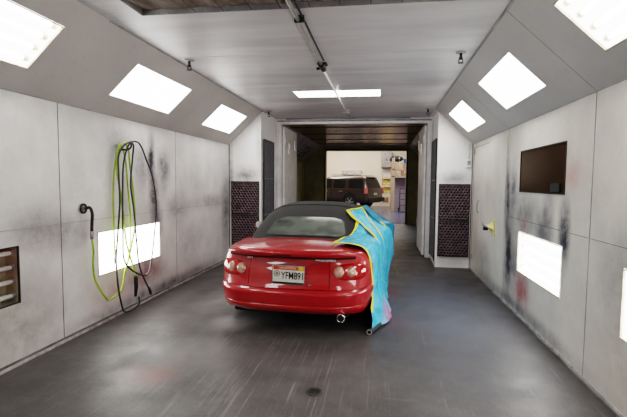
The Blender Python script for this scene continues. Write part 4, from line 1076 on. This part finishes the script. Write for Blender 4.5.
def ribbon(pts, dirs, w, off, name, mat, par):
    P = [[p+n*off-d*w*.5+d*w*k/3 for k in range(4)] for p, d, n in zip(pts, dirs, [q[1] for q in dirs_n])] if False else None
def edge_tape(cells, inward, w, name):
    """strip following a chain of grid cells, lifted off the film"""
    rows = []
    for (i,j),(di,dj) in zip(cells, inward):
        p = FG[i][j]; i2, j2 = max(0,min(nU-1,i+di)), max(0,min(nV-1,j+dj)); d = FG[i2][j2]-p; d = d.normalized() if d.length > 1e-6 else Vector((0,1,0))
        n = NG[i][j]; rows.append([p-d*w*.35+n*.005, p+d*w*.3+n*.009, p+d*w*.65+n*.008])
    return MB().grid(rows).build(name, M['tape'], film, smooth=True, fix=False)
jd = int(nV*.86)
edge_tape([(0,j) for j in range(jd)], [(2,0)]*jd, .030, 'tape_strip')
iu = 6*7+1
edge_tape([(i,0) for i in range(iu)], [(0,2)]*iu, .036, 'tape_strip')
# folded second strip lying diagonally on top
SP = [[(.41,1.33,1.135),(.475,1.38,1.150),(.535,1.46,1.155),(.575,1.56,1.165)],
      [(.475,1.22,1.085),(.535,1.26,1.10),(.60,1.34,1.095),(.64,1.44,1.10)],
      [(.56,1.15,1.02),(.62,1.19,1.02),(.68,1.26,1.01),(.715,1.36,1.005)],
      [(.66,1.12,.945),(.705,1.16,.94),(.76,1.22,.93),(.79,1.3,.92)],
      [(.755,1.10,.87),(.80,1.13,.855),(.845,1.18,.83),(.865,1.25,.82)],
      [(.835,1.10,.77),(.865,1.13,.75),(.885,1.18,.73),(.89,1.24,.72)]]
SG = smooth_grid(SP, 5, 5)
for row in SG:
    for k, p in enumerate(row): row[k] = p+Vector((.004,-.01,.012))+Vector((.6,-.2,.6))*.014*mn.noise(p*9)
    for p in row:
        if abs(p.x) < interp(HWT,p.y): p.z = max(p.z, st_z(p.x,p.y)+.030)
st = MB().grid(SG).build('film_strip', M['film'], film, smooth=True, fix=False)
def strip_tape(idx, name, par, G, end=False):
    if end: P = [[p+Vector((0,-.006,.006)), p+(q-p).normalized()*.032+Vector((0,-.006,.008))] for p, q in zip(G[0], G[2])]
    elif idx == 0: P = [[r_[0]+(r_[0]-r_[3]).normalized()*.008+Vector((0,-.006,.004)), r_[0]+(r_[3]-r_[0]).normalized()*.026+Vector((0,-.006,.006))] for r_ in G]
    else: P = [[r_[-1]+(r_[-1]-r_[-4]).normalized()*.008+Vector((0,-.006,.004)), r_[-1]+(r_[-4]-r_[-1]).normalized()*.026+Vector((0,-.006,.006))] for r_ in G]
    return MB().grid(P).build(name, M['tape'], par, smooth=True, fix=False)
strip_tape(0, 'tape_strip', st, SG); strip_tape(1, 'tape_strip', st, SG); strip_tape(0, 'tape_strip', st, SG, True)
# darker teal flap thrown over the mirror
FP = [[(.565,1.66,1.175),(.66,1.70,1.105),(.79,1.78,1.02),(.93,1.86,.945)],[(.60,1.80,1.185),(.70,1.84,1.115),(.86,1.92,1.03),(1.03,1.98,.955)],[(.61,2.0,1.165),(.72,2.02,1.10),(.88,2.08,1.03),(1.05,2.10,.96)],[(.62,2.2,1.12),(.72,2.2,1.06),(.86,2.22,.99),(1.0,2.24,.92)]]
FP = [[(x-(.0,.01,.05,.075)[k],y,z-(.0,.015,.035,.05)[k]) for k,(x,y,z) in enumerate(r_)] for r_ in FP]
FP = [r_+[(r_[3][0]+.01,r_[3][1],r_[3][2]-.10),(r_[3][0]-.0,r_[3][1]+.01,r_[3][2]-.26)] for r_ in FP]
TG = smooth_grid(FP, 5, 5)
for row in TG:
    for k, p in enumerate(row): row[k] = p+Vector((.012,-.01,.012))+Vector((.5,-.4,.6))*.016*mn.noise(p*8)
    for p in row:
        if abs(p.x) < interp(HWT,p.y): p.z = max(p.z, st_z(p.x,p.y)+.024)
fl = MB().grid(TG).build('film_flap', M['film_teal'], film, smooth=True, fix=False)
P = [[p+Vector((.004,-.008,.003)), p+Vector((.004,-.010,.003))+(q-p).normalized()*.03] for p, q in zip(TG[0][12:], TG[2][12:])]
MB().grid(P).build('tape_strip', M['tape'], fl, smooth=True, fix=False)
# cardboard core of the film roll at the hem
r = thing('film_roll', 'dark tube of rolled film lying on the floor at the corner of the blue sheet', 'roll', (-.91, 3.93, 0), math.radians(-2.3))
m = MB(); m.tube([(.800,.175,.030),(.885,.43,.030)], .028, 16, cap=False); m.build('roll_body', plain('dark_roll', (.02,.035,.04), .4), r, smooth=True)
dv = (Vector((.885,.43,.030))-Vector((.800,.175,.030))).normalized()
m = MB()
for rr0, rr1 in ((.028,.019),):
    a0, b0 = Vector((.800,.175,.030))-dv*.002, dv; side = Vector((dv.y,-dv.x,0)); P = [[a0+(side*math.cos(t_)+Vector((0,0,1))*math.sin(t_))*q for q in (rr0, rr1)] for t_ in [2*PI*k/18 for k in range(19)]]; m.grid(P)
m.build('roll_end', plain('roll_rim', (.55,.55,.50), .5), r, fix=False)
MB().tube([Vector((.800,.175,.030))+dv*.03, Vector((.800,.175,.030))+dv*.05], .027, 16).build('roll_core', M['black'], r)

# ---------------------------------------------------------------- camera and view
f, px, py, yaw, pitch, roll = 420.0, 322.7035, 209.3189, .141261, .064868, .010011
fw = Vector((-math.sin(yaw)*math.cos(pitch), math.cos(yaw)*math.cos(pitch), -math.sin(pitch)))
rt = Vector((math.cos(yaw), math.sin(yaw), 0)); up = rt.cross(fw)
r2 = rt*math.cos(roll)+up*math.sin(roll); u2 = -rt*math.sin(roll)+up*math.cos(roll)
cam = bpy.data.cameras.new('camera'); co = bpy.data.objects.new('camera', cam); C.objects.link(co)
mw = Matrix.Identity(4)
for i in range(3): mw[i][0], mw[i][1], mw[i][2] = r2[i], u2[i], -fw[i]
mw[2][3] = 1.5; co.matrix_world = mw
cam.sensor_fit = 'HORIZONTAL'; cam.sensor_width = 36; cam.lens = 36*f/627
cam.shift_x = -(px-313.5)/627; cam.shift_y = (py-208.5)/627; cam.clip_start = .05; cam.clip_end = 100
sc = bpy.context.scene; sc.camera = co
w = bpy.data.worlds.new('world'); sc.world = w; w.use_nodes = True
w.node_tree.nodes['Background'].inputs[0].default_value = (.5,.52,.55,1); w.node_tree.nodes['Background'].inputs[1].default_value = .05
sc.view_settings.view_transform = 'Filmic'; sc.view_settings.look = 'High Contrast'; sc.view_settings.exposure = .36
sc.cycles.use_denoising = True; sc.cycles.max_bounces = 10; sc.cycles.diffuse_bounces = 5; sc.cycles.transparent_max_bounces = 12
sc.cycles.sample_clamp_indirect = 8
